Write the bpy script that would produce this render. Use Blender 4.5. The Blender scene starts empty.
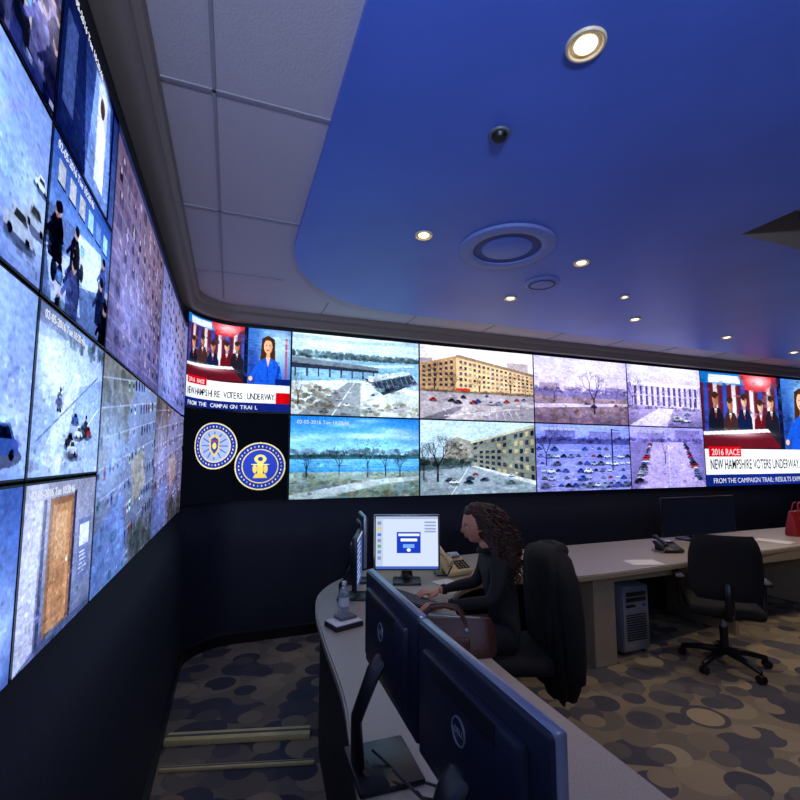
import bpy, bmesh, math, random
import numpy as np
from mathutils import Vector, Matrix, Euler
random.seed(7); rng=np.random.RandomState(5)
scene=bpy.context.scene
try:
    scene.view_settings.view_transform='Standard'
    scene.view_settings.look='None'
    scene.view_settings.exposure=0.2
except Exception: pass
pi=math.pi
# ------------------------------------------------------------------ materials
def lin(c):
    return tuple(((x/255.0)/12.92 if x/255.0<=0.04045 else ((x/255.0+0.055)/1.055)**2.4) for x in c[:3])
def mat(name,c,rough=0.5,metal=0.0,noise=0.0,nscale=40,bump=0.0,emit=None,estr=0.0,coat=0.0,sheen=0.0):
    m=bpy.data.materials.new(name); m.use_nodes=True
    nt=m.node_tree; b=nt.nodes['Principled BSDF']
    L=lin(c)
    b.inputs['Roughness'].default_value=rough; b.inputs['Metallic'].default_value=metal
    b.inputs['Base Color'].default_value=(*L,1)
    if coat: b.inputs['Coat Weight'].default_value=coat
    if sheen: b.inputs['Sheen Weight'].default_value=sheen
    if noise>0 or bump>0:
        tc=nt.nodes.new('ShaderNodeTexCoord'); n=nt.nodes.new('ShaderNodeTexNoise')
        n.inputs['Scale'].default_value=nscale; n.inputs['Detail'].default_value=4
        nt.links.new(tc.outputs['Object'],n.inputs['Vector'])
        if noise>0:
            r=nt.nodes.new('ShaderNodeValToRGB')
            r.color_ramp.elements[0].position=0.3; r.color_ramp.elements[1].position=0.7
            r.color_ramp.elements[0].color=(*[x*(1-noise) for x in L],1)
            r.color_ramp.elements[1].color=(*[min(1,x*(1+noise)) for x in L],1)
            nt.links.new(n.outputs['Fac'],r.inputs['Fac']); nt.links.new(r.outputs['Color'],b.inputs['Base Color'])
        if bump>0:
            bp=nt.nodes.new('ShaderNodeBump'); bp.inputs['Strength'].default_value=bump; bp.inputs['Distance'].default_value=0.01
            nt.links.new(n.outputs['Fac'],bp.inputs['Height']); nt.links.new(bp.outputs['Normal'],b.inputs['Normal'])
    return m
def emis(name,c,s):
    m=bpy.data.materials.new(name); m.use_nodes=True; nt=m.node_tree
    nt.nodes.clear(); o=nt.nodes.new('ShaderNodeOutputMaterial'); e=nt.nodes.new('ShaderNodeEmission')
    e.inputs['Color'].default_value=(*lin(c),1); e.inputs['Strength'].default_value=s
    nt.links.new(e.outputs[0],o.inputs[0]); return m
M={}
M['wall']=mat('wall_dark_navy',(20,25,42),0.6,noise=0.12,nscale=60,bump=0.1)
M['bezel']=mat('bezel_black',(9,10,14),0.4)
M['black']=mat('black_plastic',(13,14,19),0.38,noise=0.05)
M['monback']=mat('monitor_back',(18,23,42),0.4,noise=0.05,nscale=200)
M['silver']=mat('silver_trim',(150,158,175),0.3,0.6)
M['grey']=mat('grey_plastic',(95,100,110),0.5,noise=0.05)
M['tile']=mat('ceiling_tile',(192,184,198),0.9,noise=0.05,nscale=120,bump=0.15)
M['grid']=mat('ceiling_grid',(150,146,160),0.6,noise=0.03)
M['blue']=mat('ceiling_blue_paint',(84,116,222),0.42,noise=0.08,nscale=1.6)
M['mold']=mat('cove_molding',(132,118,112),0.55,noise=0.05)
M['cream']=mat('cream_trim',(240,222,150),0.5,noise=0.05)
M['desktop']=mat('desk_laminate',(164,154,140),0.4,noise=0.25,nscale=260)
M['deskedge']=mat('desk_panel_tan',(156,140,118),0.55,noise=0.08)
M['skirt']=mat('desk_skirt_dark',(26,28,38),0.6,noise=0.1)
M['fabric']=mat('chair_fabric',(12,12,16),0.9,noise=0.2,nscale=300,bump=0.2)
M['coat']=mat('coat_wool',(7,7,10),0.95,noise=0.3,nscale=60,bump=0.5)
M['jacket']=mat('jacket_cloth',(10,11,16),0.85,noise=0.2,nscale=90,bump=0.3)
M['skin']=mat('skin',(190,130,104),0.5,noise=0.05,nscale=30)
M['lip']=mat('lips',(150,70,66),0.45,noise=0.05)
M['hair']=mat('hair_brown',(58,33,24),0.5,noise=0.6,nscale=40)
M['eye']=mat('eye_white',(220,215,210),0.3,noise=0.02); M['iris']=mat('eye_iris',(35,22,15),0.2,noise=0.05)
M['leather']=mat('brown_leather',(70,34,26),0.45,noise=0.2,nscale=80,bump=0.3)
M['red']=mat('red_leather',(150,26,34),0.5,noise=0.15,nscale=60,bump=0.2)
M['paper']=mat('paper',(225,225,220),0.8,noise=0.03)
M['cardbox']=mat('beige_phone',(206,184,138),0.5,noise=0.05)
M['glass']=mat('bottle_plastic',(190,205,215),0.12,noise=0.03)
M['glass'].node_tree.nodes['Principled BSDF'].inputs['Transmission Weight'].default_value=0.7
M['label']=mat('label_blue',(40,80,160),0.5,noise=0.05)
M['white']=mat('white_plastic',(205,208,212),0.45,noise=0.03)
M['ventin']=mat('vent_slats',(56,72,146),0.6,noise=0.04)
M['ventrim']=mat('vent_trim',(124,138,210),0.5,noise=0.04)
M['cone']=mat('lamp_reflector',(225,205,170),0.35,noise=0.03)
M['lamp']=emis('lamp_glow',(255,226,170),4.0)
M['ttw']=emis('text_white',(240,245,255),0.8); M['ttb']=emis('text_black',(20,20,30),1.0); M['ttr']=emis('text_red',(210,30,40),1.0)
def screenmat():
    m=bpy.data.materials.new('screen_picture'); m.use_nodes=True; nt=m.node_tree; nt.nodes.clear()
    o=nt.nodes.new('ShaderNodeOutputMaterial'); e=nt.nodes.new('ShaderNodeEmission'); a=nt.nodes.new('ShaderNodeAttribute')
    a.attribute_name='Col'; e.inputs['Strength'].default_value=1.18
    nt.links.new(a.outputs['Color'],e.inputs['Color']); nt.links.new(e.outputs[0],o.inputs[0])
    try: m.cycles.emission_sampling='NONE'
    except Exception: pass
    return m
M['screen']=screenmat()
# carpet
def carpet():
    m=bpy.data.materials.new('carpet_petals'); m.use_nodes=True; nt=m.node_tree; b=nt.nodes['Principled BSDF']
    b.inputs['Roughness'].default_value=0.95
    tc=nt.nodes.new('ShaderNodeTexCoord')
    def layer(scale,rand,thr,cols,off):
        mp=nt.nodes.new('ShaderNodeMapping'); mp.inputs['Location'].default_value=off; mp.inputs['Rotation'].default_value=(0,0,off[0])
        mp.inputs['Scale'].default_value=(1,1.1,1)
        nt.links.new(tc.outputs['Object'],mp.inputs['Vector'])
        v=nt.nodes.new('ShaderNodeTexVoronoi'); v.voronoi_dimensions='2D'; v.inputs['Scale'].default_value=scale; v.inputs['Randomness'].default_value=rand
        nt.links.new(mp.outputs[0],v.inputs['Vector'])
        lt=nt.nodes.new('ShaderNodeMath'); lt.operation='LESS_THAN'; lt.inputs[1].default_value=thr
        nt.links.new(v.outputs['Distance'],lt.inputs[0])
        sep=nt.nodes.new('ShaderNodeSeparateColor'); nt.links.new(v.outputs['Color'],sep.inputs[0])
        r=nt.nodes.new('ShaderNodeValToRGB'); r.color_ramp.interpolation='CONSTANT'
        while len(r.color_ramp.elements)<len(cols): r.color_ramp.elements.new(0.5)
        for i,c in enumerate(cols):
            r.color_ramp.elements[i].position=i/len(cols); r.color_ramp.elements[i].color=(*lin(c),1)
        nt.links.new(sep.outputs[0],r.inputs['Fac'])
        return lt.outputs[0],r.outputs['Color']
    base=nt.nodes.new('ShaderNodeRGB'); base.outputs[0].default_value=(*lin((142,130,112)),1)
    cur=base.outputs[0]
    for args in [(3.1,0.4,0.45,[(92,90,98),(160,146,122),(120,112,102),(84,82,92)],(0.3,0.1,0)),
                 (3.3,0.5,0.36,[(172,156,130),(88,86,96),(76,76,88),(132,120,106)],(1.2,0.7,0)),
                 (3.6,0.6,0.28,[(78,78,90),(156,142,120),(108,102,100)],(2.1,1.7,0))]:
        f,c=layer(*args)
        mx=nt.nodes.new('ShaderNodeMix'); mx.data_type='RGBA'
        nt.links.new(f,mx.inputs[0]); nt.links.new(cur,mx.inputs[6]); nt.links.new(c,mx.inputs[7]); cur=mx.outputs[2]
    n=nt.nodes.new('ShaderNodeTexNoise'); n.inputs['Scale'].default_value=180; nt.links.new(tc.outputs['Object'],n.inputs['Vector'])
    mm=nt.nodes.new('ShaderNodeMix'); mm.data_type='RGBA'; mm.blend_type='MULTIPLY'; mm.inputs[0].default_value=0.4
    nt.links.new(cur,mm.inputs[6]); nt.links.new(n.outputs['Fac'],mm.inputs[7]); nt.links.new(mm.outputs[2],b.inputs['Base Color'])
    bp=nt.nodes.new('ShaderNodeBump'); bp.inputs['Strength'].default_value=0.4; bp.inputs['Distance'].default_value=0.005
    nt.links.new(n.outputs['Fac'],bp.inputs['Height']); nt.links.new(bp.outputs[0],b.inputs['Normal'])
    return m
M['carpet']=carpet()
# ------------------------------------------------------------------ mesh builder
def T(loc=(0,0,0),rz=0,rx=0,ry=0): return Matrix.Translation(loc)@Euler((rx,ry,rz),'XYZ').to_matrix().to_4x4()
class B:
    def __init__(s): s.v=[];s.f=[];s.m=[];s.mats=[];s.x=Matrix.Identity(4)
    def mi(s,m):
        m=M[m] if isinstance(m,str) else m
        if m not in s.mats: s.mats.append(m)
        return s.mats.index(m)
    def add(s,vs,fs,m,xf=None):
        k=len(s.v); X=s.x@xf if xf is not None else s.x
        s.v+=[tuple(X@Vector(v)) for v in vs]; s.f+=[tuple(i+k for i in f) for f in fs]; s.m+=[s.mi(m)]*len(fs)
    def box(s,c,d,m,bev=0.0,xf=None,seg=2):
        bm=bmesh.new(); bmesh.ops.create_cube(bm,size=1.0)
        for v in bm.verts: v.co=Vector((v.co.x*d[0],v.co.y*d[1],v.co.z*d[2]))
        if bev>0: bmesh.ops.bevel(bm,geom=list(bm.edges),offset=min(bev,min(d)*0.49),segments=seg,profile=0.5,affect='EDGES')
        bm.verts.index_update()
        s.add([tuple(v.co+Vector(c)) for v in bm.verts],[tuple(v.index for v in f.verts) for f in bm.faces],m,xf); bm.free()
    def tube(s,pts,rad,m,seg=10,xf=None,flat=(1,1)):
        pts=[Vector(p) for p in pts]; n=len(pts)
        if not hasattr(rad,'__len__'): rad=[rad]*n
        vs=[];fs=[];up=Vector((0.03,0.05,1)).normalized(); a=None
        for i,p in enumerate(pts):
            d=(pts[min(i+1,n-1)]-pts[max(i-1,0)]).normalized()
            if a is None:
                a=d.cross(up); 
                if a.length<0.2: a=d.cross(Vector((1,0,0)))
            a=(a-d*a.dot(d)).normalized(); b=d.cross(a)
            for j in range(seg):
                t=2*pi*j/seg; vs.append(tuple(p+(a*math.cos(t)*flat[0]+b*math.sin(t)*flat[1])*rad[i]))
        for i in range(n-1):
            for j in range(seg):
                fs.append((i*seg+j,i*seg+(j+1)%seg,(i+1)*seg+(j+1)%seg,(i+1)*seg+j))
        d0=(pts[0]-pts[1]).normalized(); d1=(pts[-1]-pts[-2]).normalized()
        vs.append(tuple(pts[0]+d0*rad[0]*0.5)); vs.append(tuple(pts[-1]+d1*rad[-1]*0.5))
        for j in range(seg):
            fs.append((n*seg,(j+1)%seg,j)); fs.append((n*seg+1,(n-1)*seg+j,(n-1)*seg+(j+1)%seg))
        s.add(vs,fs,m,xf)
    def cyl(s,c,r,h,m,seg=24,r2=None,xf=None):
        r2=r if r2 is None else r2; vs=[];fs=[]
        for (rr,z) in ((r,-h/2),(r2,h/2)):
            for j in range(seg):
                t=2*pi*j/seg; vs.append((c[0]+rr*math.cos(t),c[1]+rr*math.sin(t),c[2]+z))
        for j in range(seg): fs.append((j,(j+1)%seg,seg+(j+1)%seg,seg+j))
        fs.append(tuple(range(seg))[::-1]); fs.append(tuple(range(seg,2*seg)))
        s.add(vs,fs,m,xf)
    def lathe(s,prof,m,seg=32,xf=None):
        vs=[];fs=[];n=len(prof)
        for (r,z) in prof:
            for j in range(seg):
                t=2*pi*j/seg; vs.append((r*math.cos(t),r*math.sin(t),z))
        for i in range(n-1):
            for j in range(seg): fs.append((i*seg+j,i*seg+(j+1)%seg,(i+1)*seg+(j+1)%seg,(i+1)*seg+j))
        s.add(vs,fs,m,xf)
    def ell(s,c,r,m,seg=16,rings=10,xf=None,fn=None):
        vs=[];fs=[]
        for i in range(rings+1):
            ph=pi*i/rings
            for j in range(seg):
                t=2*pi*j/seg; d=Vector((math.sin(ph)*math.cos(t),math.sin(ph)*math.sin(t),math.cos(ph)))
                q=Vector((d.x*r[0],d.y*r[1],d.z*r[2]))
                if fn: q=fn(d,q)
                vs.append((c[0]+q.x,c[1]+q.y,c[2]+q.z))
        for i in range(rings):
            for j in range(seg): fs.append((i*seg+j,(i+1)*seg+j,(i+1)*seg+(j+1)%seg,i*seg+(j+1)%seg))
        s.add(vs,fs,m,xf)
    def loft(s,secs,m,seg=32,xf=None,cap=True):
        vs=[];fs=[];n=len(secs)
        for (z,cx,cy,rx,ry,fa) in secs:
            for j in range(seg):
                t=2*pi*j/seg; k=1+fa*math.sin(7*t+z*3)+fa*0.6*math.sin(11*t+1+z*5)
                ct,st=math.cos(t),math.sin(t); e=0.75
                vs.append((cx+rx*k*math.copysign(abs(ct)**e,ct),cy+ry*k*math.copysign(abs(st)**e,st),z))
        for i in range(n-1):
            for j in range(seg): fs.append((i*seg+j,i*seg+(j+1)%seg,(i+1)*seg+(j+1)%seg,(i+1)*seg+j))
        if cap: fs.append(tuple(range(seg))[::-1]); fs.append(tuple(range((n-1)*seg,n*seg)))
        s.add(vs,fs,m,xf)
    def obj(s,name,smooth=True,parent=None,ang=40):
        me=bpy.data.meshes.new(name); me.from_pydata(s.v,[],s.f)
        for m in s.mats: me.materials.append(m)
        me.polygons.foreach_set('material_index',s.m)
        bm=bmesh.new(); bm.from_mesh(me); bmesh.ops.recalc_face_normals(bm,faces=bm.faces); bm.to_mesh(me); bm.free()
        if smooth:
            me.polygons.foreach_set('use_smooth',[True]*len(me.polygons))
            try: me.set_sharp_from_angle(angle=math.radians(ang))
            except Exception: pass
        me.update(); o=bpy.data.objects.new(name,me); scene.collection.objects.link(o)
        if parent: o.parent=parent
        return o
def empty(name,loc=(0,0,0),rz=0):
    e=bpy.data.objects.new(name,None); e.location=loc; e.rotation_euler=(0,0,rz); e.empty_display_size=0.1
    scene.collection.objects.link(e); return e
def text(parent,s,size,M4,m,align='LEFT',bold=0.0):
    c=bpy.data.curves.new('lettering','FONT'); c.body=s; c.size=size; c.align_x=align; c.offset=bold; c.extrude=0.0004
    c.materials.append(M[m]); o=bpy.data.objects.new('lettering',c); scene.collection.objects.link(o)
    o.matrix_world=M4
    if parent: 
        o.parent=parent; o.matrix_parent_inverse=parent.matrix_world.inverted()
    return o
# ------------------------------------------------------------------ room path
RC=0.5; X0=-0.43; Y1=4.55; YS=-2.8
S1=(Y1-RC)-YS; S2=S1+RC*pi/2
XE=11.0; SE=S2+XE-(X0+RC)
def P(s,d):
    if s<=S1: return (X0+d,YS+s)
    if s<=S2:
        th=(s-S1)/RC; return (X0+RC-(RC-d)*math.cos(th),Y1-RC+(RC-d)*math.sin(th))
    return (X0+RC+(s-S2),Y1-d)
def SL(ry): return ry-YS
def SB(rx): return S2+rx-(X0+RC)
def ssteps(s0,s1,n_arc=16):
    a=[s0]
    for i in range(n_arc+1):
        q=S1+(S2-S1)*i/n_arc
        if s0<q<s1: a.append(q)
    a.append(s1); return a
def sweep(name,prof,s0,s1,m,closed=False,smooth=True):
    b=B(); ss=ssteps(s0,s1); vs=[];fs=[];n=len(prof)
    for q in ss:
        for (d,z) in prof: vs.append((*P(q,d),z))
    for i in range(len(ss)-1):
        for j in range(n if closed else n-1):
            k=(j+1)%n; fs.append((i*n+j,(i+1)*n+j,(i+1)*n+k,i*n+k))
    if closed:
        fs.append(tuple(range(n))); fs.append(tuple((len(ss)-1)*n+j for j in range(n)))
    b.add(vs,fs,m); return b.obj(name,smooth)
ZC=3.06; ZT=3.09
wp=[(0.10,0),(0.10,0.85),(0.06,1.05),(0.0,1.17),(0.0,ZT)]
SM=S1+(S2-S1)/2
sweep('wall_left',wp,0,SM,'wall'); sweep('wall_back',wp,SM,SE,'wall')
sweep('baseboard_left',[(0.101,0),(0.115,0),(0.115,0.09),(0.101,0.10)],0,SM,'bezel',True)
sweep('baseboard_back',[(0.101,0),(0.115,0),(0.115,0.09),(0.101,0.10)],SM,SE,'bezel',True)
sweep('trim_1',[(0.002,2.955),(0.06,2.945),(0.085,2.955),(0.10,2.985),(0.10,3.02),(0.125,3.04),(0.13,ZT-0.002),(0.002,ZT-0.002)],0,SE,'mold',True)
def quad(name,vs,m):
    b=B(); b.add(vs,[(0,1,2,3)],m); return b.obj(name,False)
YF=-2.8
quad('floor',[(X0,YF,0),(XE,YF,0),(XE,Y1,0),(X0,Y1,0)],'carpet')
quad('wall_right',[(XE,YF,0),(XE,Y1,0),(XE,Y1,ZT),(XE,YF,ZT)],'wall')
quad('wall_front',[(X0,YF,0),(XE,YF,0),(XE,YF,ZT),(X0,YF,ZT)],'wall')
# ceiling
CX=0.35; CYT=4.03; CR=1.15
cloud=[(CX,YF+0.002)]+[(CX+CR-CR*math.cos(t),CYT-CR+CR*math.sin(t)) for t in [pi/2*i/24 for i in range(25)]]+[(XE-0.002,CYT),(XE-0.002,YF+0.002)]
rec=[(2.98,1.80),(5.4,1.80),(5.4,-0.6),(2.98,-0.6)]
def fillholes(name,loops,z,m,sides=None):
    bm=bmesh.new(); es=[]
    for lp in loops:
        vv=[bm.verts.new((x,y,z)) for x,y in lp]
        for i in range(len(vv)): es.append(bm.edges.new((vv[i],vv[(i+1)%len(vv)])))
    bmesh.ops.triangle_fill(bm,use_beauty=True,edges=es)
    bm.verts.index_update()
    b=B(); b.add([tuple(v.co) for v in bm.verts],[tuple(v.index for v in f.verts) for f in bm.faces],m); bm.free()
    if sides:
        for lp,z2,mm in sides:
            n=len(lp); vs=[(x,y,z) for x,y in lp]+[(x,y,z2) for x,y in lp]
            b.add(vs,[(i,(i+1)%n,n+(i+1)%n,n+i) for i in range(n)],mm)
    return b
b=fillholes('ceiling',[[(X0,YF),(X0,Y1),(XE,Y1),(XE,YF)],[(x+0.05,y-0.03 if y>0 else y+0.01) for x,y in cloud[:-2]]+[(XE-0.05,CYT-0.03),(XE-0.05,YF+0.012)]],ZT,'tile')
b.obj('ceiling',False)
b=fillholes('c',[cloud,rec],ZC,'blue',[(cloud,ZT-0.001,'blue'),(rec,3.34,'mold')])
b.add([(x,y,3.34) for x,y in rec],[(0,1,2,3)],'tile')
for q in (3.6,4.2,4.8): b.box((q,0.6,3.3),(0.03,2.38,0.04),'mold')
for q in (0.0,0.6,1.2): b.box((4.19,q,3.3),(2.4,0.03,0.04),'mold')
b.obj('ceiling_blue_cloud',False)
b=B()
for i in range(-4,3):
    y=1.79+0.92*i; b.box(((X0+0.13+CX)/2,y,ZT-0.003),(CX-X0-0.13,0.014,0.006),'grid')
b.box((-0.11,(YF+4.3)/2,ZT-0.003),(0.014,4.4-YF-0.2,0.006),'grid')
for i in range(12):
    b.box((0.8+0.92*i,4.23,ZT-0.003),(0.014,0.38,0.006),'grid')
b.obj('trim_2',False)
# ------------------------------------------------------------------ pictures
def upn(H,W,gh,gw):
    g=rng.randn(gh+2,gw+2); y=np.linspace(0,gh,H); x=np.linspace(0,gw,W); y0=y.astype(int); x0=x.astype(int); fy=(y-y0)[:,None]; fx=(x-x0)[None,:]
    fy=fy*fy*(3-2*fy); fx=fx*fx*(3-2*fx)
    a=g[np.ix_(y0,x0)];b_=g[np.ix_(y0,x0+1)];c=g[np.ix_(y0+1,x0)];d=g[np.ix_(y0+1,x0+1)]
    return (a*(1-fx)+b_*fx)*(1-fy)+(c*(1-fx)+d*fx)*fy
SC_RES=1.7
class Img:
    def __init__(s,W,H,c=(80,100,140),k=None):
        k=SC_RES if k is None else k
        W=int(W*k);H=int(H*k)
        s.W,s.H=W,H; s.a=np.zeros((H,W,3))+np.array(c,float)
        s.X,s.Y=np.meshgrid((np.arange(W)+.5)/W,(np.arange(H)+.5)/H)
    def put(s,mask,c,al=1.0):
        mk=mask.astype(float)[...,None]*al; s.a=s.a*(1-mk)+np.array(c,float)*mk
    def grad(s,y0,y1,c0,c1):
        t=np.clip((s.Y-y0)/(y1-y0),0,1)[...,None]; g=np.array(c0,float)*(1-t)+np.array(c1,float)*t
        mk=((s.Y>=y0)&(s.Y<=y1))[...,None]; s.a=np.where(mk,g,s.a)
    def rect(s,x0,y0,x1,y1,c,al=1.0): s.put((s.X>=x0)&(s.X<=x1)&(s.Y>=y0)&(s.Y<=y1),c,al)
    def ell(s,cx,cy,rx,ry,c,al=1.0): s.put(((s.X-cx)/rx)**2+((s.Y-cy)/ry)**2<1,c,al)
    def glow(s,cx,cy,rx,ry,c,al=1.0):
        g=np.exp(-(((s.X-cx)/rx)**2+((s.Y-cy)/ry)**2))[...,None]*al; s.a=s.a*(1-g)+np.array(c,float)*g
    def line(s,x0,y0,x1,y1,w,c,al=1.0):
        dx,dy=x1-x0,y1-y0; L=dx*dx+dy*dy+1e-9
        t=np.clip(((s.X-x0)*dx+(s.Y-y0)*dy)/L,0,1); d=np.hypot(s.X-x0-t*dx,s.Y-y0-t*dy)
        s.put(d<w/2,c,al)
    def poly(s,pts,c,al=1.0):
        ins=np.zeros(s.X.shape,bool); n=len(pts)
        for i in range(n):
            x0,y0=pts[i];x1,y1=pts[(i+1)%n]
            if y0==y1: continue
            cond=((y0>s.Y)!=(y1>s.Y))&(s.X<(x1-x0)*(s.Y-y0)/(y1-y0)+x0); ins^=cond
        s.put(ins,c,al)
    def clutter(s,n,y0=0,y1=1,x0=0,x1=1,sz=.03,lo=.6,hi=1.4,al=.6,persp=True):
        """small patches that vary the local colour, as real scene texture does"""
        H,W=s.H,s.W
        for _ in range(n):
            x=random.uniform(x0,x1);y=random.uniform(y0,y1);k=(.4+.9*(y-y0)/(y1-y0+1e-6)) if persp else 1
            w=max(1,int(sz*k*W*random.uniform(.3,1.3)));h=max(1,int(sz*k*H*random.uniform(.2,.9)))
            px,py=int(x*W),int(y*H); xa,xb=max(0,px-w),min(W,px+w+1); ya,yb=max(0,py-h),min(H,py+h+1)
            if xa>=xb or ya>=yb: continue
            reg=s.a[ya:yb,xa:xb]; m=reg.mean((0,1))*random.uniform(lo,hi)+np.array([random.uniform(-8,8) for _ in range(3)])
            if random.random()<.6:
                yy,xx=np.ogrid[ya:yb,xa:xb]; mk=((((xx-px)/(w+.5))**2+((yy-py)/(h+.5))**2)<1)[...,None]*al
            else: mk=al
            s.a[ya:yb,xa:xb]=reg*(1-mk)+m*mk
    def tree(s,x,y,L,ang,d,w,c):
        if d==0: return
        x2=x+math.cos(ang)*L*0.55; y2=y-math.sin(ang)*L
        s.line(x,y,x2,y2,w,c,min(1,.35+d*.11))
        for k in (-1,1,0):
            if k==0 and random.random()<0.5: continue
            s.tree(x2,y2,L*random.uniform(.6,.78),ang+k*random.uniform(.3,.6),d-1,w*0.62,c)
    def foliage(s,y,c,n=70,x0=0,x1=1,r=.03,dy=.03):
        for k in range(n):
            q=random.uniform(.6,1.3); s.ell(random.uniform(x0,x1),y+random.uniform(-dy,dy),r*random.uniform(.3,1),r*random.uniform(.4,1.2),tuple(v*q for v in c),.55)
    def cars(s,n,x0,y0,x1,y1,w,h,cols):
        for _ in range(n):
            x=random.uniform(x0,x1);y=random.uniform(y0,y1);k=0.6+0.8*(y-y0)/(y1-y0+1e-6);c=random.choice(cols); dk=tuple(v*.3 for v in c)
            s.ell(x,y+h*k*.38,w*k*.62,h*k*.3,(30,32,45),.55)
            s.poly([(x-w*k/2,y+h*k*.32),(x-w*k/2,y-h*k*.05),(x-w*k*.3,y-h*k*.15),(x-w*k*.18,y-h*k*.5),(x+w*k*.2,y-h*k*.5),(x+w*k*.36,y-h*k*.12),(x+w*k/2,y),(x+w*k/2,y+h*k*.32)],c)
            s.poly([(x-w*k*.22,y-h*k*.12),(x-w*k*.14,y-h*k*.42),(x+w*k*.16,y-h*k*.42),(x+w*k*.28,y-h*k*.12)],dk)
            for q in (-.3,.3): s.ell(x+w*k*q,y+h*k*.32,w*k*.09,h*k*.16,(20,20,28))
    def fin(s,tint=(1,1,1),gain=1.0,sat=1.15,tex=.7,con=1.2,blur=0,mid=140,clut=260):
        H,W=s.H,s.W
        if clut: s.clutter(clut,0.0,1.0,sz=.03,lo=.8,hi=1.2,al=.45); s.clutter(clut//2,.4,1,sz=.02,lo=.6,hi=1.35,al=.5)
        a=s.a
        for _ in range(blur):
            p=np.pad(a,((1,1),(1,1),(0,0)),'edge'); a=(p[1:-1,1:-1]*2+p[:-2,1:-1]+p[2:,1:-1]+p[1:-1,:-2]+p[1:-1,2:])/6
        n=upn(H,W,4,6)*.06+upn(H,W,16,12)*.04+upn(H,W,H//3,W//5)*.07+upn(H,W,H//2,W//2)*.05+rng.randn(H,W)*.02
        a=a*(1+tex*n[...,None])
        v=1-.30*((s.X-.5)**2+(s.Y-.5)**2); a=a*v[...,None]*1.05
        a=(a-mid)*con+mid
        g=a.mean(-1,keepdims=True); a=g+(a-g)*sat
        s.a=np.clip(a*np.array(tint)*gain,0,255); return s
CC=[(226,228,236),(40,45,62),(150,56,54),(110,122,146),(206,211,220),(60,84,140),(160,165,175),(48,48,56),(90,92,100)]
def p_river():
    i=Img(170,104,(165,182,198)); i.grad(0,.28,(232,240,248),(196,212,224)); i.poly([(0,.02),(.5,.05),(1,.0),(1,.06),(.4,.09),(0,.07)],(170,194,216),.6)
    i.foliage(.25,(96,112,120),160,r=.03,dy=.025); i.foliage(.28,(70,86,88),120,r=.02,dy=.012)
    i.poly([(0,.34),(1,.28),(1,.5),(.55,.68),(0,.6)],(140,172,196)); i.poly([(.3,.38),(.95,.3),(.97,.33),(.32,.42)],(206,220,228),.8)
    for k in range(40): x=random.random(); y=random.uniform(.33,.56); i.line(x,y,x+.1,y-.01,.005,(190,210,224),.5)
    i.poly([(0,.3),(.66,.37),(.66,.41),(0,.37)],(120,126,134)); i.poly([(0,.37),(.66,.41),(.66,.44),(0,.43)],(56,62,76)); 
    for k in range(8): i.rect(.02+.085*k,.42,.032+.085*k,.53,(60,66,80))
    i.poly([(0,.6),(.5,.54),(1,.64),(1,1),(0,1)],(214,216,218)); i.poly([(.05,1),(.42,.58),(.52,.58),(.52,1)],(146,148,154)); i.line(.3,1,.47,.58,.008,(230,230,235))
    i.foliage(.78,(112,100,88),60,.0,.35,.03,.14); i.foliage(.9,(136,128,112),40,.55,1,.03,.08)
    i.poly([(.55,.52),(.92,.40),(.99,.55),(.7,.72)],(60,68,80)); i.poly([(.56,.5),(.91,.38),(.93,.43),(.6,.56)],(196,204,214)); i.clutter(120,.42,.68,.56,.97,sz=.02,lo=.4,hi=2.0,al=.6)
    for k in range(9): i.line(.6+.04*k,.56-.014*k,.63+.04*k,.66-.012*k,.006,(140,150,165),.8)
    i.cars(9,.15,.66,.95,.95,.045,.04,CC)
    for k in range(10): i.line(random.random()*.5,.7+random.random()*.3,random.random()*.5+.3,.75+random.random()*.2,.008,(150,150,150),.6)
    i.tree(.05,.9,.14,pi/2,6,.01,(70,64,58)); return i.fin((.92,1,1.05))
def p_treewater():
    i=Img(170,104,(110,150,190)); i.grad(0,.5,(60,132,205),(176,212,232)); 
    for k in range(12): x=random.random(); y=random.uniform(.03,.3); i.glow(x,y,.14,.03,(206,226,240),.5)
    i.foliage(.44,(96,116,130),100,r=.03,dy=.03); i.rect(0,.47,1,.52,(70,100,112)); i.foliage(.48,(56,76,80),100,r=.02,dy=.015); i.grad(.52,.68,(120,178,212),(80,140,186))
    for k in range(50): y=random.uniform(.53,.67); x=random.random(); i.line(x,y,x+.12,y,.005,random.choice([(196,222,236),(60,120,166)]),.4)
    i.grad(.68,1,(150,164,160),(96,112,120)); i.foliage(.85,(120,122,104),120,0,1,.035,.15); i.poly([(0,.95),(.6,.78),(1,.74),(1,.79),(.7,.84),(.2,1),(0,1)],(190,196,202),.8)
    for x,L in ((.36,.12),(.58,.17),(.84,.09),(.12,.09),(.72,.1)): i.tree(x,.74,L,pi/2,7,.010,(40,46,56))
    return i.fin((.92,1,1.05))
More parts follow.
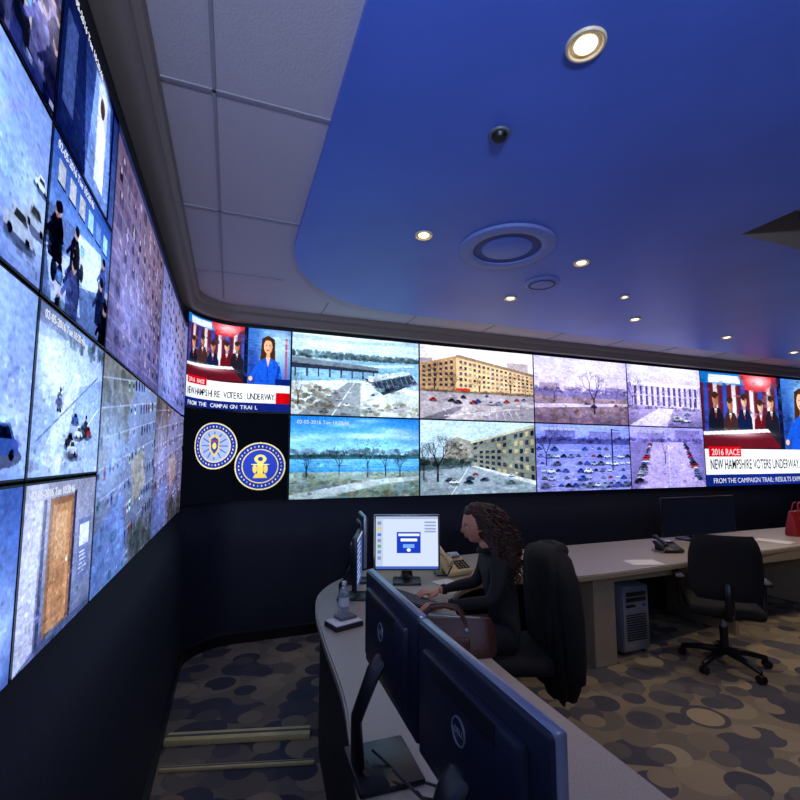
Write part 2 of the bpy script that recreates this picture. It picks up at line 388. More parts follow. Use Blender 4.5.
def p_building(tt=(1,.98,1.0)):
    i=Img(170,104,(170,170,190)); i.grad(0,.35,(244,242,248),(224,222,234)); i.rect(.75,.16,.95,.4,(176,170,176)); i.rect(.0,.18,.1,.4,(160,156,166))
    i.poly([(0,.26),(.3,.12),(1,.32),(1,.62),(0,.6)],(210,188,152)); i.poly([(0,.26),(.3,.12),(.3,.6),(0,.6)],(172,148,118)); i.poly([(.3,.1),(.31,.1),(1,.3),(1,.34),(.3,.14)],(140,126,112))
    for r in range(5):
        for k in range(17):
            x=.33+k*.04; f=(x-.3)/.7; t=.16+.19*f; y=t+(.6-t)*(.03+r*.185); i.rect(x,y,x+.022,y+(.6-t)*.1,random.choice([(76,80,100),(90,96,116),(60,64,84),(150,140,130)]))
            i.rect(x-.004,y+(.6-t)*.12,x+.03,y+(.6-t)*.13,(170,150,124))
        for k in range(6):
            x=.02+k*.046; f=(.3-x)/.3; t=.15+.13*f; y=t+(.6-t)*(.04+r*.185); i.rect(x,y,x+.024,y+(.6-t)*.1,(60,62,80))
    for x,L in ((.12,.15),(.78,.12),(.5,.09),(.28,.1),(.92,.13)): i.tree(x,.64,L,pi/2,6,.009,(60,50,46))
    i.rect(0,.6,1,.63,(120,108,100)); i.grad(.63,1,(160,158,168),(190,190,200)); i.foliage(.61,(90,84,74),60,r=.02,dy=.015)
    i.rect(.3,.57,.42,.6,(180,66,54)); i.cars(14,.03,.64,.97,.76,.05,.04,CC); i.poly([(0,1),(.3,.82),(.36,.82),(.2,1)],(120,122,136)); i.poly([(.5,1),(.75,.78),(1,.8),(1,1)],(140,142,156),.7); i.line(.2,.95,.95,.8,.008,(232,232,236))
    for k in range(8): i.line(.4+k*.06,.84,.38+k*.07,.98,.006,(226,226,232),.7)
    return i.fin(tt)
def p_street():
    i=Img(170,104,(130,140,150)); i.grad(0,.5,(206,222,234),(176,194,206)); i.poly([(.2,.3),(.3,.22),(.42,.28),(.42,.6),(.2,.58)],(150,146,140)); i.clutter(60,.28,.56,.2,.42,sz=.02,lo=.5,hi=1.1,al=.7,persp=False)
    i.poly([(.42,.28),(1,.02),(1,.86),(.42,.62)],(126,126,118)); i.poly([(.42,.28),(1,.02),(1,.06),(.42,.31)],(190,188,172))
    for r in range(6):
        for k in range(11):
            x=.44+k*.052; t=(x-.42)/.58; top=.28-.26*t; bot=.62+.24*t; y=top+(bot-top)*(.1+r*.155)
            i.poly([(x,y),(x+.03,y-.007*(3-r)),(x+.03,y-.007*(3-r)+(bot-top)*.095),(x,y+(bot-top)*.09)],random.choice([(40,54,70),(52,66,82),(34,44,58),(120,130,130),(170,164,136)]))
    i.poly([(0,.66),(.42,.62),(1,.86),(1,1),(0,1)],(140,150,160)); i.poly([(.42,.62),(.46,.62),(1,.84),(1,.9)],(200,202,204)); i.poly([(0,.55),(.42,.55),(.42,.63),(0,.68)],(80,94,98)); i.foliage(.56,(64,74,74),90,0,.42,.03,.04)
    i.line(.25,1,.4,.63,.006,(226,228,230)); i.tree(.14,.82,.20,pi/2,8,.018,(34,38,42)); i.tree(.34,.66,.09,pi/2,6,.008,(46,52,56)); i.tree(.03,.8,.16,pi/2,7,.012,(40,46,50)); i.cars(8,.1,.7,.85,.9,.07,.05,CC); return i.fin((.95,1,1.04))
def p_bigtree():
    i=Img(150,100,(150,140,160)); i.grad(0,.55,(226,222,248),(204,196,230)); i.rect(.05,.40,.25,.52,(176,160,170)); i.rect(.75,.42,.98,.53,(150,142,168)); i.rect(.3,.44,.5,.52,(164,152,168)); i.rect(0,.52,1,.6,(130,122,156)); i.foliage(.5,(112,106,140),140,r=.025,dy=.03); i.grad(.6,1,(156,140,146),(112,98,116))
    i.foliage(.8,(130,112,112),120,0,1,.04,.2); i.tree(.62,.84,.21,pi/2,8,.020,(58,40,54)); i.tree(.2,.66,.1,pi/2,6,.008,(80,66,86)); i.tree(.88,.64,.09,pi/2,6,.008,(80,66,86)); i.poly([(0,.72),(1,.66),(1,.7),(0,.78)],(200,190,202)); i.cars(4,.1,.68,.9,.72,.05,.04,CC); return i.fin((.95,.95,1.08))
def p_lot():
    i=Img(150,100,(120,116,150)); i.grad(0,.3,(176,182,234),(140,144,204)); i.rect(.1,.08,.4,.28,(120,118,160)); i.rect(.55,.1,.9,.26,(132,128,166)); i.clutter(60,.1,.27,.1,.9,sz=.02,lo=.6,hi=1.3,persp=False); i.rect(0,.22,1,.3,(90,90,130)); i.foliage(.23,(72,72,110),80,r=.03,dy=.03); i.grad(.3,1,(132,134,178),(160,156,192))
    for r in range(6):
        i.line(0,.40+r*.11,1,.38+r*.11,.005,(216,216,236),.7)
        for k in range(13):
            if random.random()<.8:
                x=.03+k*.077+r*.01;y=.36+r*.11; i.cars(1,x,y,x+.01,y+.01,.055+.004*r,.045+.004*r,CC)
    i.tree(.1,.62,.18,pi/2,7,.014,(44,38,66)); i.line(.8,.7,.8,.05,.012,(44,40,66)); i.line(.8,.06,.88,.08,.012,(44,40,66)); return i.fin((.85,.92,1.12))
def p_columns():
    i=Img(150,100,(160,150,190)); i.grad(0,.3,(234,232,250),(214,210,238)); i.poly([(.05,.3),(.5,.12),(.98,.28),(.98,.7),(.05,.66)],(214,206,220))
    for k in range(12):
        i.rect(.08+k*.075,.34,.11+k*.075,.66,(90,84,128)); i.rect(.11+k*.075,.34,.118+k*.075,.66,(170,162,186)); i.rect(.08+k*.075,.48,.11+k*.075,.5,(190,186,206))
    i.rect(.05,.29,.98,.33,(240,238,246)); i.tree(.06,.75,.2,pi/2,7,.014,(56,44,70)); i.tree(.9,.72,.14,pi/2,7,.010,(66,54,80)); i.grad(.68,1,(186,176,206),(126,118,156)); i.foliage(.7,(100,94,116),70,r=.025,dy=.02); i.poly([(0,1),(.4,.7),(.6,.7),(.5,1)],(220,214,232)); i.cars(5,.6,.74,.98,.9,.1,.06,CC); return i.fin((.95,.95,1.08))
def p_lot2():
    i=Img(150,100,(130,124,160)); i.grad(0,.25,(190,188,230),(150,146,196)); i.rect(.1,.06,.45,.24,(150,144,180)); i.rect(.6,.04,.95,.24,(140,134,174)); i.clutter(60,.06,.24,.1,.95,sz=.02,lo=.6,hi=1.2,persp=False); i.foliage(.22,(96,90,134),80,r=.03,dy=.03); i.poly([(.3,.25),(.7,.25),(1,1),(.1,1)],(180,170,196))
    for k in range(16): t=k/16; w=.05+.06*t; i.cars(1,.25-.17*t,.28+.62*t,.26-.17*t,.29+.62*t,w,w*.7,CC); i.cars(1,.73+.2*t,.28+.62*t,.74+.2*t,.29+.62*t,w,w*.7,CC)
    i.tree(.45,.6,.14,pi/2,7,.010,(56,44,74)); i.line(.5,.3,.5,1,.008,(226,224,238),.7); return i.fin((.92,.92,1.1))
def p_news(W=220,H=128,k=None):
    i=Img(W,H,(60,60,110),k); i.grad(0,.7,(96,34,48),(60,22,34)); 
    for q in range(9): i.poly([(.02+q*.07,.1),(.05+q*.07,.1),(.045+q*.07,.62),(.015+q*.07,.62)],(200,192,200) if q%2 else (40,60,150)); i.glow(.035+q*.07,.3,.02,.2,(230,220,230) if q%2 else (80,110,200),.5)
    i.rect(0,0,.55,.1,(34,120,200)); i.rect(.06,.02,.3,.09,(220,230,250)); i.poly([(.3,.0),(.62,.0),(.5,.14),(.34,.14)],(200,40,50)); i.glow(.45,.05,.1,.06,(250,250,255),.8)
    i.put(i.X>.62,(60,110,190)); i.glow(.9,.2,.16,.3,(190,224,250),.9); i.glow(.68,.5,.06,.3,(30,50,120),.8); i.rect(.6,.0,.635,.7,(20,24,50)); i.rect(.95,.1,.97,.6,(180,60,70),.7)
    i.clutter(160,.0,.6,0,1,sz=.03,lo=.6,hi=1.4,al=.5,persp=False)
    for x,c in ((.1,(28,30,44)),(.21,(60,44,46)),(.32,(24,34,66)),(.45,(90,26,36)),(.54,(34,34,44))):
        y=random.uniform(-.03,.03); sk=random.choice([(206,160,132),(176,124,98),(214,172,148)])
        i.poly([(x-.062,.62),(x-.056,.42+y),(x-.03,.345+y),(x+.03,.345+y),(x+.056,.42+y),(x+.062,.62)],c); i.poly([(x-.01,.34+y),(x+.01,.34+y),(x,.43+y)],(225,225,230)); i.rect(x-.003,.36+y,x+.003,.43+y,(150,40,50))
        i.rect(x-.01,.3+y,x+.01,.35+y,tuple(v*.8 for v in sk)); i.ell(x,.265+y,.022,.052,sk); i.ell(x,.23+y,.024,.03,(58,42,34)); i.ell(x+.012,.28+y,.01,.04,tuple(v*.7 for v in sk),.6); i.line(x-.05,.5,x+.02,.55,.014,tuple(v*1.5 for v in c)); i.ell(x-.007,.26+y,.003,.006,(40,30,30)); i.ell(x+.007,.26+y,.003,.006,(40,30,30))
    i.poly([(0,.55),(.5,.5),(.6,.66),(0,.68)],(90,28,40)); i.poly([(0,.53),(.5,.49),(.52,.52),(0,.56)],(214,220,235)); i.glow(.25,.54,.2,.03,(250,250,255),.6)
    i.poly([(.735,.44),(.75,.12),(.8,.08),(.86,.12),(.87,.44)],(70,44,30)); i.rect(.79,.28,.82,.38,(206,160,130)); i.ell(.803,.215,.036,.085,(226,180,150)); i.poly([(.765,.17),(.8,.1),(.845,.17),(.83,.14),(.78,.14)],(80,52,34)); i.ell(.80,.26,.012,.01,(180,70,70)); i.ell(.79,.2,.005,.008,(40,30,30)); i.ell(.815,.2,.005,.008,(40,30,30)); i.ell(.825,.23,.012,.06,(190,140,112),.5)
    i.poly([(.69,.7),(.71,.46),(.75,.38),(.79,.35),(.82,.35),(.88,.39),(.915,.48),(.93,.7)],(36,88,196)); i.poly([(.785,.34),(.825,.34),(.805,.46)],(226,180,150)); i.line(.9,.45,.88,.68,.02,(24,62,150)); i.line(.8,.46,.805,.7,.008,(24,62,150)); i.clutter(50,.4,.68,.7,.92,sz=.015,lo=.7,hi=1.25,persp=False)
    i.line(.72,.44,.665,.6,.035,(36,88,196)); i.ell(.66,.61,.016,.026,(226,180,150))
    i.rect(0,.68,1,.9,(230,234,242)); i.rect(.03,.66,.27,.745,(196,22,34)); i.rect(0,.9,1,1,(26,44,120)); i.rect(.88,.77,1,.9,(190,20,30)); i.rect(.87,.6,1,.68,(20,40,110)); return i.fin(tex=.4,con=1.08,sat=1.08,clut=0)
def p_emblem():
    i=Img(240,190,(5,7,14),1.4)
    asp=1.27
    def seal(cx,cy,r,second):
        def e(k,c): i.ell(cx,cy,r*k/asp,r*k,c)
        e(1,(226,214,160)); e(.95,(30,52,150)); e(.72,(226,206,120)); e(.68,(40,62,176) if second else (150,168,216)); 
        for k in range(34):
            t=2*pi*k/34; i.ell(cx+r*.83/asp*math.cos(t),cy+r*.83*math.sin(t),.005,.010,(236,226,190) if k%3 else (150,164,214))
        if second:
            i.poly([(cx-.03,cy-r*.45),(cx+.03,cy-r*.45),(cx+.02,cy+r*.5),(cx-.02,cy+r*.5)],(232,208,90)); i.ell(cx,cy-r*.3,.05,.05,(236,214,110)); i.ell(cx,cy-r*.3,.022,.025,(40,60,170)); i.poly([(cx-.06,cy+r*.5),(cx+.06,cy+r*.5),(cx+.04,cy+r*.32),(cx-.04,cy+r*.32)],(226,200,90)); i.ell(cx-.045,cy+.03,.018,.05,(226,200,110)); i.ell(cx+.045,cy+.03,.018,.05,(226,200,110)); i.line(cx-.07,cy-.02,cx+.07,cy-.02,.008,(246,236,170))
        else:
            for k in range(12):
                t=2*pi*k/12; i.line(cx+.05/asp*math.cos(t),cy+.05*math.sin(t),cx+r*.58/asp*math.cos(t),cy+r*.58*math.sin(t),.012,(60,90,180))
            i.poly([(cx-.05,cy-r*.35),(cx,cy-r*.5),(cx+.05,cy-r*.35),(cx+.045,cy+r*.2),(cx,cy+r*.5),(cx-.045,cy+r*.2)],(206,184,110)); i.poly([(cx-.035,cy-r*.27),(cx,cy-r*.38),(cx+.035,cy-r*.27),(cx+.03,cy+r*.15),(cx,cy+r*.36),(cx-.03,cy+r*.15)],(40,66,150)); i.ell(cx,cy,.018,.035,(236,206,110)); i.line(cx-.03,cy-.05,cx+.03,cy-.05,.01,(190,60,60))
    seal(.37,.385,.255,False); seal(.765,.61,.27,True); return i.fin(tex=.3,sat=1,con=1,clut=0)
def people(i,n,y0,y1,cols,sc=1):
    for x,y in sorted([(random.random(),random.uniform(y0,y1)) for _ in range(n)],key=lambda q:q[1]):
        h=(.12+.22*y)*sc; c=random.choice(cols)
        i.poly([(x-h*.32,y+h*.7),(x-h*.3,y-h*.25),(x-h*.14,y-h*.52),(x+h*.18,y-h*.52),(x+h*.32,y-h*.2),(x+h*.34,y+h*.7)],c); i.line(x-h*.2,y-h*.2,x-h*.5,y+h*.2,h*.13,tuple(v*1.3 for v in c)); i.ell(x+h*.03,y-h*.68,h*.13,h*.2,(170,132,122)); i.ell(x+h*.06,y-h*.78,h*.15,h*.16,(26,24,32))
        i.clutter(8,y-h*.4,y+h*.5,x-h*.3,x+h*.3,sz=.03,lo=.5,hi=1.6,persp=False)
LT=(.88,.97,1.12)
def furniture(i,n,y0,y1):
    for _ in range(n):
        x=random.random();y=random.uniform(y0,y1);w=.06+.1*y;h=.05+.06*y
        i.poly([(x,y),(x+w,y-h*.3),(x+w*1.2,y+h*.3),(x+w*.2,y+h*.7)],(186,180,184),.8); i.rect(x+w*.3,y-h*1.1,x+w*.8,y-h*.2,(28,34,52)); i.rect(x+w*.34,y-h*1.0,x+w*.76,y-h*.3,random.choice([(120,170,230),(90,120,170),(200,210,230)])); i.ell(x+w*.6,y+h*1.2,w*.28,h*.8,(26,28,40))
def p_crowd():
    i=Img(130,100,(44,52,92)); i.grad(0,.5,(34,38,66),(78,80,110)); i.rect(0,.06,1,.14,(190,200,225),.5); i.poly([(0,.5),(1,.35),(1,.48),(0,.66)],(160,150,170)); i.poly([(0,.8),(1,.6),(1,.75),(0,.98)],(130,120,140)); furniture(i,7,.3,.9)
    people(i,12,.3,.95,[(18,18,32),(82,50,70),(90,90,126),(24,26,50),(134,116,140),(24,28,40)]); 
    for k in range(16): i.rect(*(lambda x,y:(x,y,x+.05,y+.035))(random.random(),random.random()),(206,210,230),.7)
    i.glow(.9,.5,.15,.2,(220,214,230),.5); return i.fin((.92,.95,1.08),con=1.15)
def p_corr():
    i=Img(130,100,(50,66,108)); i.grad(0,1,(44,56,92),(90,106,150)); i.poly([(.0,0),(.3,0),(.42,1),(0,1)],(34,42,72)); i.rect(.05,.2,.2,.8,(70,80,112)); i.poly([(.42,1),(.5,.1),(.8,.1),(.9,1)],(130,148,186)); i.rect(.56,.14,.74,.9,(206,196,190)); i.ell(.65,.26,.045,.08,(76,58,56)); i.poly([(.57,.9),(.59,.42),(.63,.36),(.68,.36),(.72,.42),(.74,.9)],(238,240,246)); i.rect(.86,0,.9,1,(20,28,56)); i.rect(.0,.0,1,.06,(14,20,44)); i.glow(.65,.1,.12,.08,(250,250,255),.8); return i.fin(LT)
def p_blank(c0,c1,blobs=5):
    i=Img(110,86,c0); i.grad(0,1,c0,c1)
    for k in range(blobs): i.poly([(random.random(),random.random()) for _ in range(4)],tuple(v*random.uniform(.7,1.25) for v in c0),.35)
    i.glow(.4,.4,.4,.4,(190,208,240),.4); i.glow(.9,.7,.2,.3,(220,226,244),.5); i.line(.1,0,.3,1,.02,(60,70,100),.5); i.cars(3,.55,.4,.95,.85,.2,.14,CC); return i.fin(LT,tex=.6,sat=.95)
def p_office():
    i=Img(140,106,(70,96,150)); i.grad(0,.5,(60,88,148),(122,150,200)); i.poly([(0,.45),(1,.3),(1,1),(0,1)],(96,112,150)); i.poly([(.35,.4),(.8,.32),(.9,.6),(.45,.75)],(200,212,234)); i.poly([(.0,.7),(.4,.6),(.5,.95),(.1,1)],(176,190,220))
    for k in range(6): i.rect(.08+k*.15,.12,.17+k*.15,.26,random.choice([(180,216,250),(120,150,190),(200,190,180)]),.9); i.rect(.07+k*.15,.26,.18+k*.15,.28,(30,40,80))
    furniture(i,8,.4,.9); people(i,9,.45,.9,[(16,18,30),(30,36,60),(60,68,106)],.9); i.glow(.6,.5,.15,.15,(230,236,250),.5); return i.fin((.88,.97,1.12),con=1.2,sat=1.0)
def p_keys(c0=(110,94,108),c1=(88,86,124)):
    i=Img(170,130,c0); i.grad(0,1,c0,c1); i.glow(.7,.3,.3,.3,(140,118,116),.5)
    for r in range(9):
        for k in range(9):
            x=.07+k*.105+r*.004+random.uniform(-.02,.02); y=.1+r*.1+random.uniform(-.02,.02); w=.026*random.uniform(.6,1.3)
            i.poly([(x-w,y-.03),(x+w,y-.035),(x+w*1.1,y+.03),(x-w*.9,y+.035)],random.choice([(56,48,68),(40,36,52),(80,70,90),(130,118,130)]),.75); i.ell(x,y-.02,.01,.014,(184,164,160) if random.random()<.6 else (90,80,110)); i.ell(x,y+.012,.018,.02,random.choice([(30,28,44),(80,74,100),(150,146,170)]))
        i.line(0,.155+r*.1,1,.145+r*.1,.01,(158,142,160),.5)
    i.rect(.0,.0,1,.04,(50,56,90)); i.glow(.3,.7,.35,.3,(170,184,230),.45); return i.fin((.95,.96,1.1),con=1.1,sat=1.05,clut=400)
def p_pale():
    i=Img(150,112,(110,140,196)); i.grad(0,1,(126,146,184),(172,186,212))
    i.poly([(0,.2),(.9,0),(1,.25),(.1,.55)],(176,190,218)); i.poly([(.1,.9),(.5,.3),(.6,.3),(.35,1)],(220,228,242),.7); i.rect(.0,.0,.3,.12,(90,100,130)); i.foliage(.08,(86,98,110),40,.3,1,.04,.05)
    i.line(.05,.8,.9,.25,.012,(90,104,146)); i.line(.3,1,.95,.5,.010,(230,234,248)); i.cars(7,.45,.4,.9,.85,.11,.08,CC); i.glow(.2,.3,.25,.25,(240,244,255),.7); people(i,2,.5,.8,[(40,44,60)],.4); return i.fin(LT,con=1.15,sat=.95)
def p_door():
    i=Img(150,112,(120,124,144)); i.grad(0,1,(150,154,174),(104,114,144)); i.rect(.28,.1,.62,.95,(136,104,82)); i.rect(.32,.15,.58,.92,(176,136,104)); i.rect(.37,.2,.53,.5,(194,158,122)); i.rect(.37,.55,.53,.86,(160,122,94)); i.rect(.62,.08,.66,.96,(50,54,80)); i.rect(.0,.1,.18,1,(176,182,206)); i.rect(.2,.1,.24,1,(66,70,98)); i.ell(.55,.53,.015,.02,(220,210,180)); i.poly([(0,1),(.3,.93),(1,.95),(1,1)],(80,90,124)); i.rect(.72,.3,.95,.75,(106,118,156)); i.rect(.75,.34,.92,.5,(200,210,232)); 
    for k in range(6): i.rect(.76,.54+k*.03,.76+random.uniform(.08,.15),.55+k*.03,(190,200,220))
    i.glow(.1,.2,.2,.3,(226,230,244),.5); return i.fin((.95,.98,1.07),con=1.15,sat=1.05)
def p_aerial(c=(116,118,136)):
    i=Img(190,140,c); i.grad(0,1,(134,142,166),(98,100,120)); i.poly([(0,.0),(.5,.0),(.2,.4),(0,.5)],(126,118,110)); i.foliage(.18,(96,92,80),60,0,.38,.05,.15)
    for r in range(9):
        i.line(-.1,.12+r*.13,1.1,-.1+r*.13,.006,(186,190,206),.7)
        for k in range(18):
            x=k*.058+random.uniform(-.012,.012); y=.10+r*.13-.183*x*1.0+random.uniform(-.006,.006)
            if y<.28 and x<.3: continue
            if random.random()<.75:
                cc=random.choice(CC); cc=tuple(v*random.uniform(.8,1.1) for v in cc); i.poly([(x,y),(x+.026,y-.006),(x+.036,y+.05),(x+.01,y+.056)],cc); i.poly([(x+.007,y+.016),(x+.028,y+.011),(x+.031,y+.034),(x+.011,y+.038)],(30,34,50))
    i.poly([(.45,.45),(.7,.38),(.8,.6),(.52,.7)],(150,142,130),.9); i.clutter(60,.4,.68,.46,.78,sz=.02,lo=.7,hi=1.2,persp=False)
    i.poly([(0,.75),(.35,.6),(.45,1),(0,1)],(104,128,176),.8); i.foliage(.9,(74,78,74),60,.5,1,.05,.08); i.glow(.15,.35,.25,.25,(176,200,236),.6); return i.fin(LT,con=1.15,sat=1.0,clut=400)
def display(s0,s1,z0,z1,img,name='video_wall_display',ts=None):
    W,H=img.W,img.H; g=0.0035; bz=0.005
    a=img.a/255.0; L=np.where(a<=0.04045,a/12.92,((a+0.055)/1.055)**2.4)
    sa,sb=s0+g+bz,s1-g-bz; za,zb=z0+g+bz,z1-g-bz
    xy=[P(sa+(sb-sa)*i/(W-1),0.034) for i in range(W)]
    zz=[zb-(zb-za)*j/(H-1) for j in range(H)]
    verts=[(q[0],q[1],z) for z in zz for q in xy]; faces=[]
    for j in range(H-1):
        r=j*W
        faces+=[(r+i,r+i+W,r+i+W+1,r+i+1) for i in range(W-1)]
    nf=len(faces); k=len(verts)
    ss=ssteps(s0+g,s1-g,12)
    for q in ss:
        for (d,z) in ((0.001,z0+g),(0.032,z0+g),(0.032,z1-g),(0.001,z1-g)): verts.append((*P(q,d),z))
    for i in range(len(ss)-1):
        for j in range(4):
            jj=(j+1)%4; faces.append((k+i*4+j,k+(i+1)*4+j,k+(i+1)*4+jj,k+i*4+jj))
    faces.append((k,k+1,k+2,k+3)); e=k+(len(ss)-1)*4; faces.append((e,e+3,e+2,e+1))
    me=bpy.data.meshes.new(name); me.from_pydata(verts,[],faces); me.materials.append(M['screen']); me.materials.append(M['bezel'])
    me.polygons.foreach_set('material_index',[0]*nf+[1]*(len(faces)-nf))
    ca=me.color_attributes.new('Col','FLOAT_COLOR','POINT')
    col=np.zeros((len(verts),4),np.float32); col[:,3]=1; col[:W*H,:3]=L.reshape(-1,3); ca.data.foreach_set('color',col.ravel())
    me.update(); o=bpy.data.objects.new(name,me); scene.collection.objects.link(o)
    if ts:
        h=min(z1-z0,0.85); size=h*(0.062 if s0>S1 else .07)
        place(o,ts,size,s0+(s1-s0)*0.05,z1-h*0.10,'ttw')
    return o
def place(o,s,size,sq,z,m,bold=0.0):
    x,y=P(sq,0.037)
    if sq<=S1+0.02: R=Euler((pi/2,0,pi/2)).to_matrix().to_4x4()
    elif sq<S2:
        th=(sq-S1)/RC; R=Euler((pi/2,0,pi/2-th)).to_matrix().to_4x4()
    else: R=Euler((pi/2,0,0)).to_matrix().to_4x4()
    return text(o,s,size,Matrix.Translation((x,y,z))@R,m,bold=bold)
def letters(o,s,size,s0,s1,z,m,bold=0.001):
    st=(s1-s0)/len(s)
    for i,ch in enumerate(s):
        if ch!=' ':
            t=place(o,ch,size,s0+st*i,z,m,bold); t.scale=(min(1,st/(size*.62)),1,1)
TS='02-05-2016 Tue 10:20:46'
zl=[1.2,1.6,2.0,2.4,2.8]
cols=[-0.97,-0.44,0.09,0.62]
fill=[p_crowd,p_office,p_corr,p_pale]
for ci in range(3):
    for r in range(4):
        im=fill[(ci+r)%4](); im.a=im.a[::3,::3].copy(); im.H,im.W=im.a.shape[:2]
        display(SL(cols[ci]),SL(cols[ci+1]),zl[r],zl[r+1],im)
A=[p_blank((80,106,170),(70,96,160),3),p_blank((150,168,204),(120,140,188),5),p_blank((136,152,196),(112,130,180),4),p_crowd()]
Bc=[p_door(),p_pale(),p_office(),p_corr()]
for r in range(4):
    display(SL(.62),SL(1.15),zl[r],zl[r+1],A[r],ts=TS if r==3 else None)
    display(SL(1.15),SL(1.68),zl[r],zl[r+1],Bc[r],ts=TS)
display(SL(1.68),SL(2.8),1.2,2.0,p_aerial()); display(SL(1.68),SL(2.8),2.0,2.8,p_keys())
SC=S1+0.13
display(SL(2.8),SC,1.2,2.0,p_aerial((130,110,110)).fin((1.0,.86,.88),tex=0,con=1,sat=1,clut=0)); display(SL(2.8),SC,2.0,2.8,p_keys((126,128,160),(110,124,176)))
# back wall
def news_text(o,sa,sb,z0,z1):
    h=z1-z0; w=sb-sa
    place(o,'2016 RACE',h*.075,sa+w*.05,z0+h*.27,'ttw',0.001)
    t=place(o,'NEW HAMPSHIRE VOTERS UNDERWAY. POLLS',h*.12,sa+w*.035,z0+h*.15,'ttb',0.002)
    bpy.context.view_layer.update(); tw=t.dimensions.x; t.scale[0]=min(1.0,(w*.83)/max(tw,.01))
    place(o,'FROM THE CAMPAIGN TRAIL: RESULTS EXPECTED',h*.06,sa+w*.05,z0+h*.03,'ttw')
o=display(SC,SB(.53),2.09,2.92,p_news(180,130))
letters(o,'NEW HAMPSHIRE VOTERS UNDERWAY.',.085,SC+.035,SB(.53)-.12,2.09+.83*.145,'ttb'); letters(o,'2016 RACE',.05,SC+.06,SC+.28,2.09+.83*.275,'ttw'); letters(o,'FROM THE CAMPAIGN TRAIL',.05,SC+.05,SB(.53)-.3,2.09+.83*.03,'ttw')
display(SC,SB(.53),1.24,2.09,p_emblem())
def quadscr(x0,x1,top,bot,ts=True,zs=2.075):
    display(SB(x0),SB(x1),zs,2.92,top,ts=TS if ts else None); display(SB(x0),SB(x1),1.24,zs,bot,ts=TS if ts else None)
quadscr(.53,1.915,p_river(),p_treewater()); quadscr(1.915,3.43,p_building(),p_street(),False); quadscr(3.43,4.93,p_bigtree(),p_lot()); quadscr(4.93,6.33,p_columns(),p_lot2())
o=display(SB(6.33),SB(9.2),1.24,2.92,p_news(300,176)); news_text(o,SB(6.33),SB(9.2),1.24,2.92)
quadscr(9.2,10.7,p_river(),p_lot(),False)
# ------------------------------------------------------------------ ceiling fixtures
def downlight(x,y,r=0.065,watt=14,spot=True):
    b=B(); b.lathe([(r*0.62,ZC-0.002),(r*0.82,ZC-0.004),(r*0.9,ZC-0.010),(r,ZC-0.010),(r*1.06,ZC-0.001)],'cone')
    b.ell((0,0,ZC-0.002),(r*.6,r*.6,r*.2),'lamp',20,8)
    o=b.obj('ceiling_downlight'); o.location=(x,y,0)
    if spot:
        l=bpy.data.lights.new('bulb','SPOT'); l.energy=watt; l.color=(1,.80,.54); l.spot_size=math.radians(100); l.spot_blend=0.8; l.shadow_soft_size=0.05
        lo=bpy.data.objects.new('bulb',l); scene.collection.objects.link(lo); lo.location=(0,0,ZC-0.03); lo.parent=o
for x,y,r,w in [(1.09,1.10,.064,3),(1.10,2.51,.056,10),(2.33,2.48,.054,20),(2.27,3.28,.054,6),(3.81,3.35,.054,24),(5.39,3.49,.054,24),(7.0,3.69,.054,20),(2.36,1.02,.07,30),(5.7,2.3,.07,42),(4.3,2.05,.07,42),(7.4,2.2,.07,36),(2.4,-.8,.07,10),(8.6,.6,.07,26)]:
    downlight(x,y,r,w)
downlight(3.19,2.90,.035,0,spot=False)
b=B()
b.lathe([(.225,ZC-.001),(.225,ZC-.016),(.235,ZC-.022),(.275,ZC-.022),(.31,ZC-.016),(.32,ZC-.001)],'ventrim',48)
b.cyl((0,0,ZC-.004),.225,.006,'ventin',48); b.lathe([(.0,ZC-.012),(.15,ZC-.012),(.165,ZC-.009),(.165,ZC-.004)],'blue',48)
o=b.obj('ceiling_air_vent'); o.location=(1.69,2.47,0)
b=B(); b.lathe([(0,ZC-.018),(.1,ZC-.017),(.13,ZC-.012),(.14,ZC-.001)],'ventrim',40); b.lathe([(.09,ZC-.019),(.1,ZC-.021),(.11,ZC-.017)],'ventin',40)
o=b.obj('ceiling_speaker'); o.location=(2.31,2.9,0)
b=B(); b.lathe([(0,ZC-.028),(.026,ZC-.027),(.032,ZC-.018),(.034,ZC-.012)],'black',32); b.lathe([(.034,ZC-.010),(.044,ZC-.009),(.048,ZC-.001)],'grey',32)
o=b.obj('smoke_detector'); o.location=(1.05,1.57,0)
# invented fixtures with lamps, added out of view behind the camera to brighten the ceiling
for x,y,z,w,tx,ty in ((X0+.2,-1.25,2.25,58,1.1,1.8),(X0+.2,-2.05,2.25,36,1.0,1.2),(1.2,YF+.19,2.1,22,1.3,1.5)):
    b=B(); b.lathe([(.03,-.10),(.10,-.06),(.16,.02),(.18,.05),(.175,.05),(.155,.02),(.0,.0)],'white',32)
    b.box((0,-.14,-.03),(.1,.06,.16),'silver',.01); b.cyl((0,0,.012),.11,.01,'lamp',24)
    o=b.obj('added_ceiling_fill'); o.location=(x,y,z); o.rotation_euler=(0,0,-pi/2 if x<0 else 0)
    l=bpy.data.lights.new('ceiling_fill_light','AREA'); l.shape='DISK'; l.size=.24; l.energy=w; l.color=(.60,.73,1)
    lo=bpy.data.objects.new('ceiling_fill_light',l); scene.collection.objects.link(lo)
    dv=Vector((tx-x,ty-y,3.06-z)); lo.parent=o; lo.location=(0,0,.06)
    q=dv.to_track_quat('-Z','Y'); lo.rotation_mode='QUATERNION'; lo.rotation_quaternion=Euler((0,0,-o.rotation_euler.z)).to_quaternion()@q
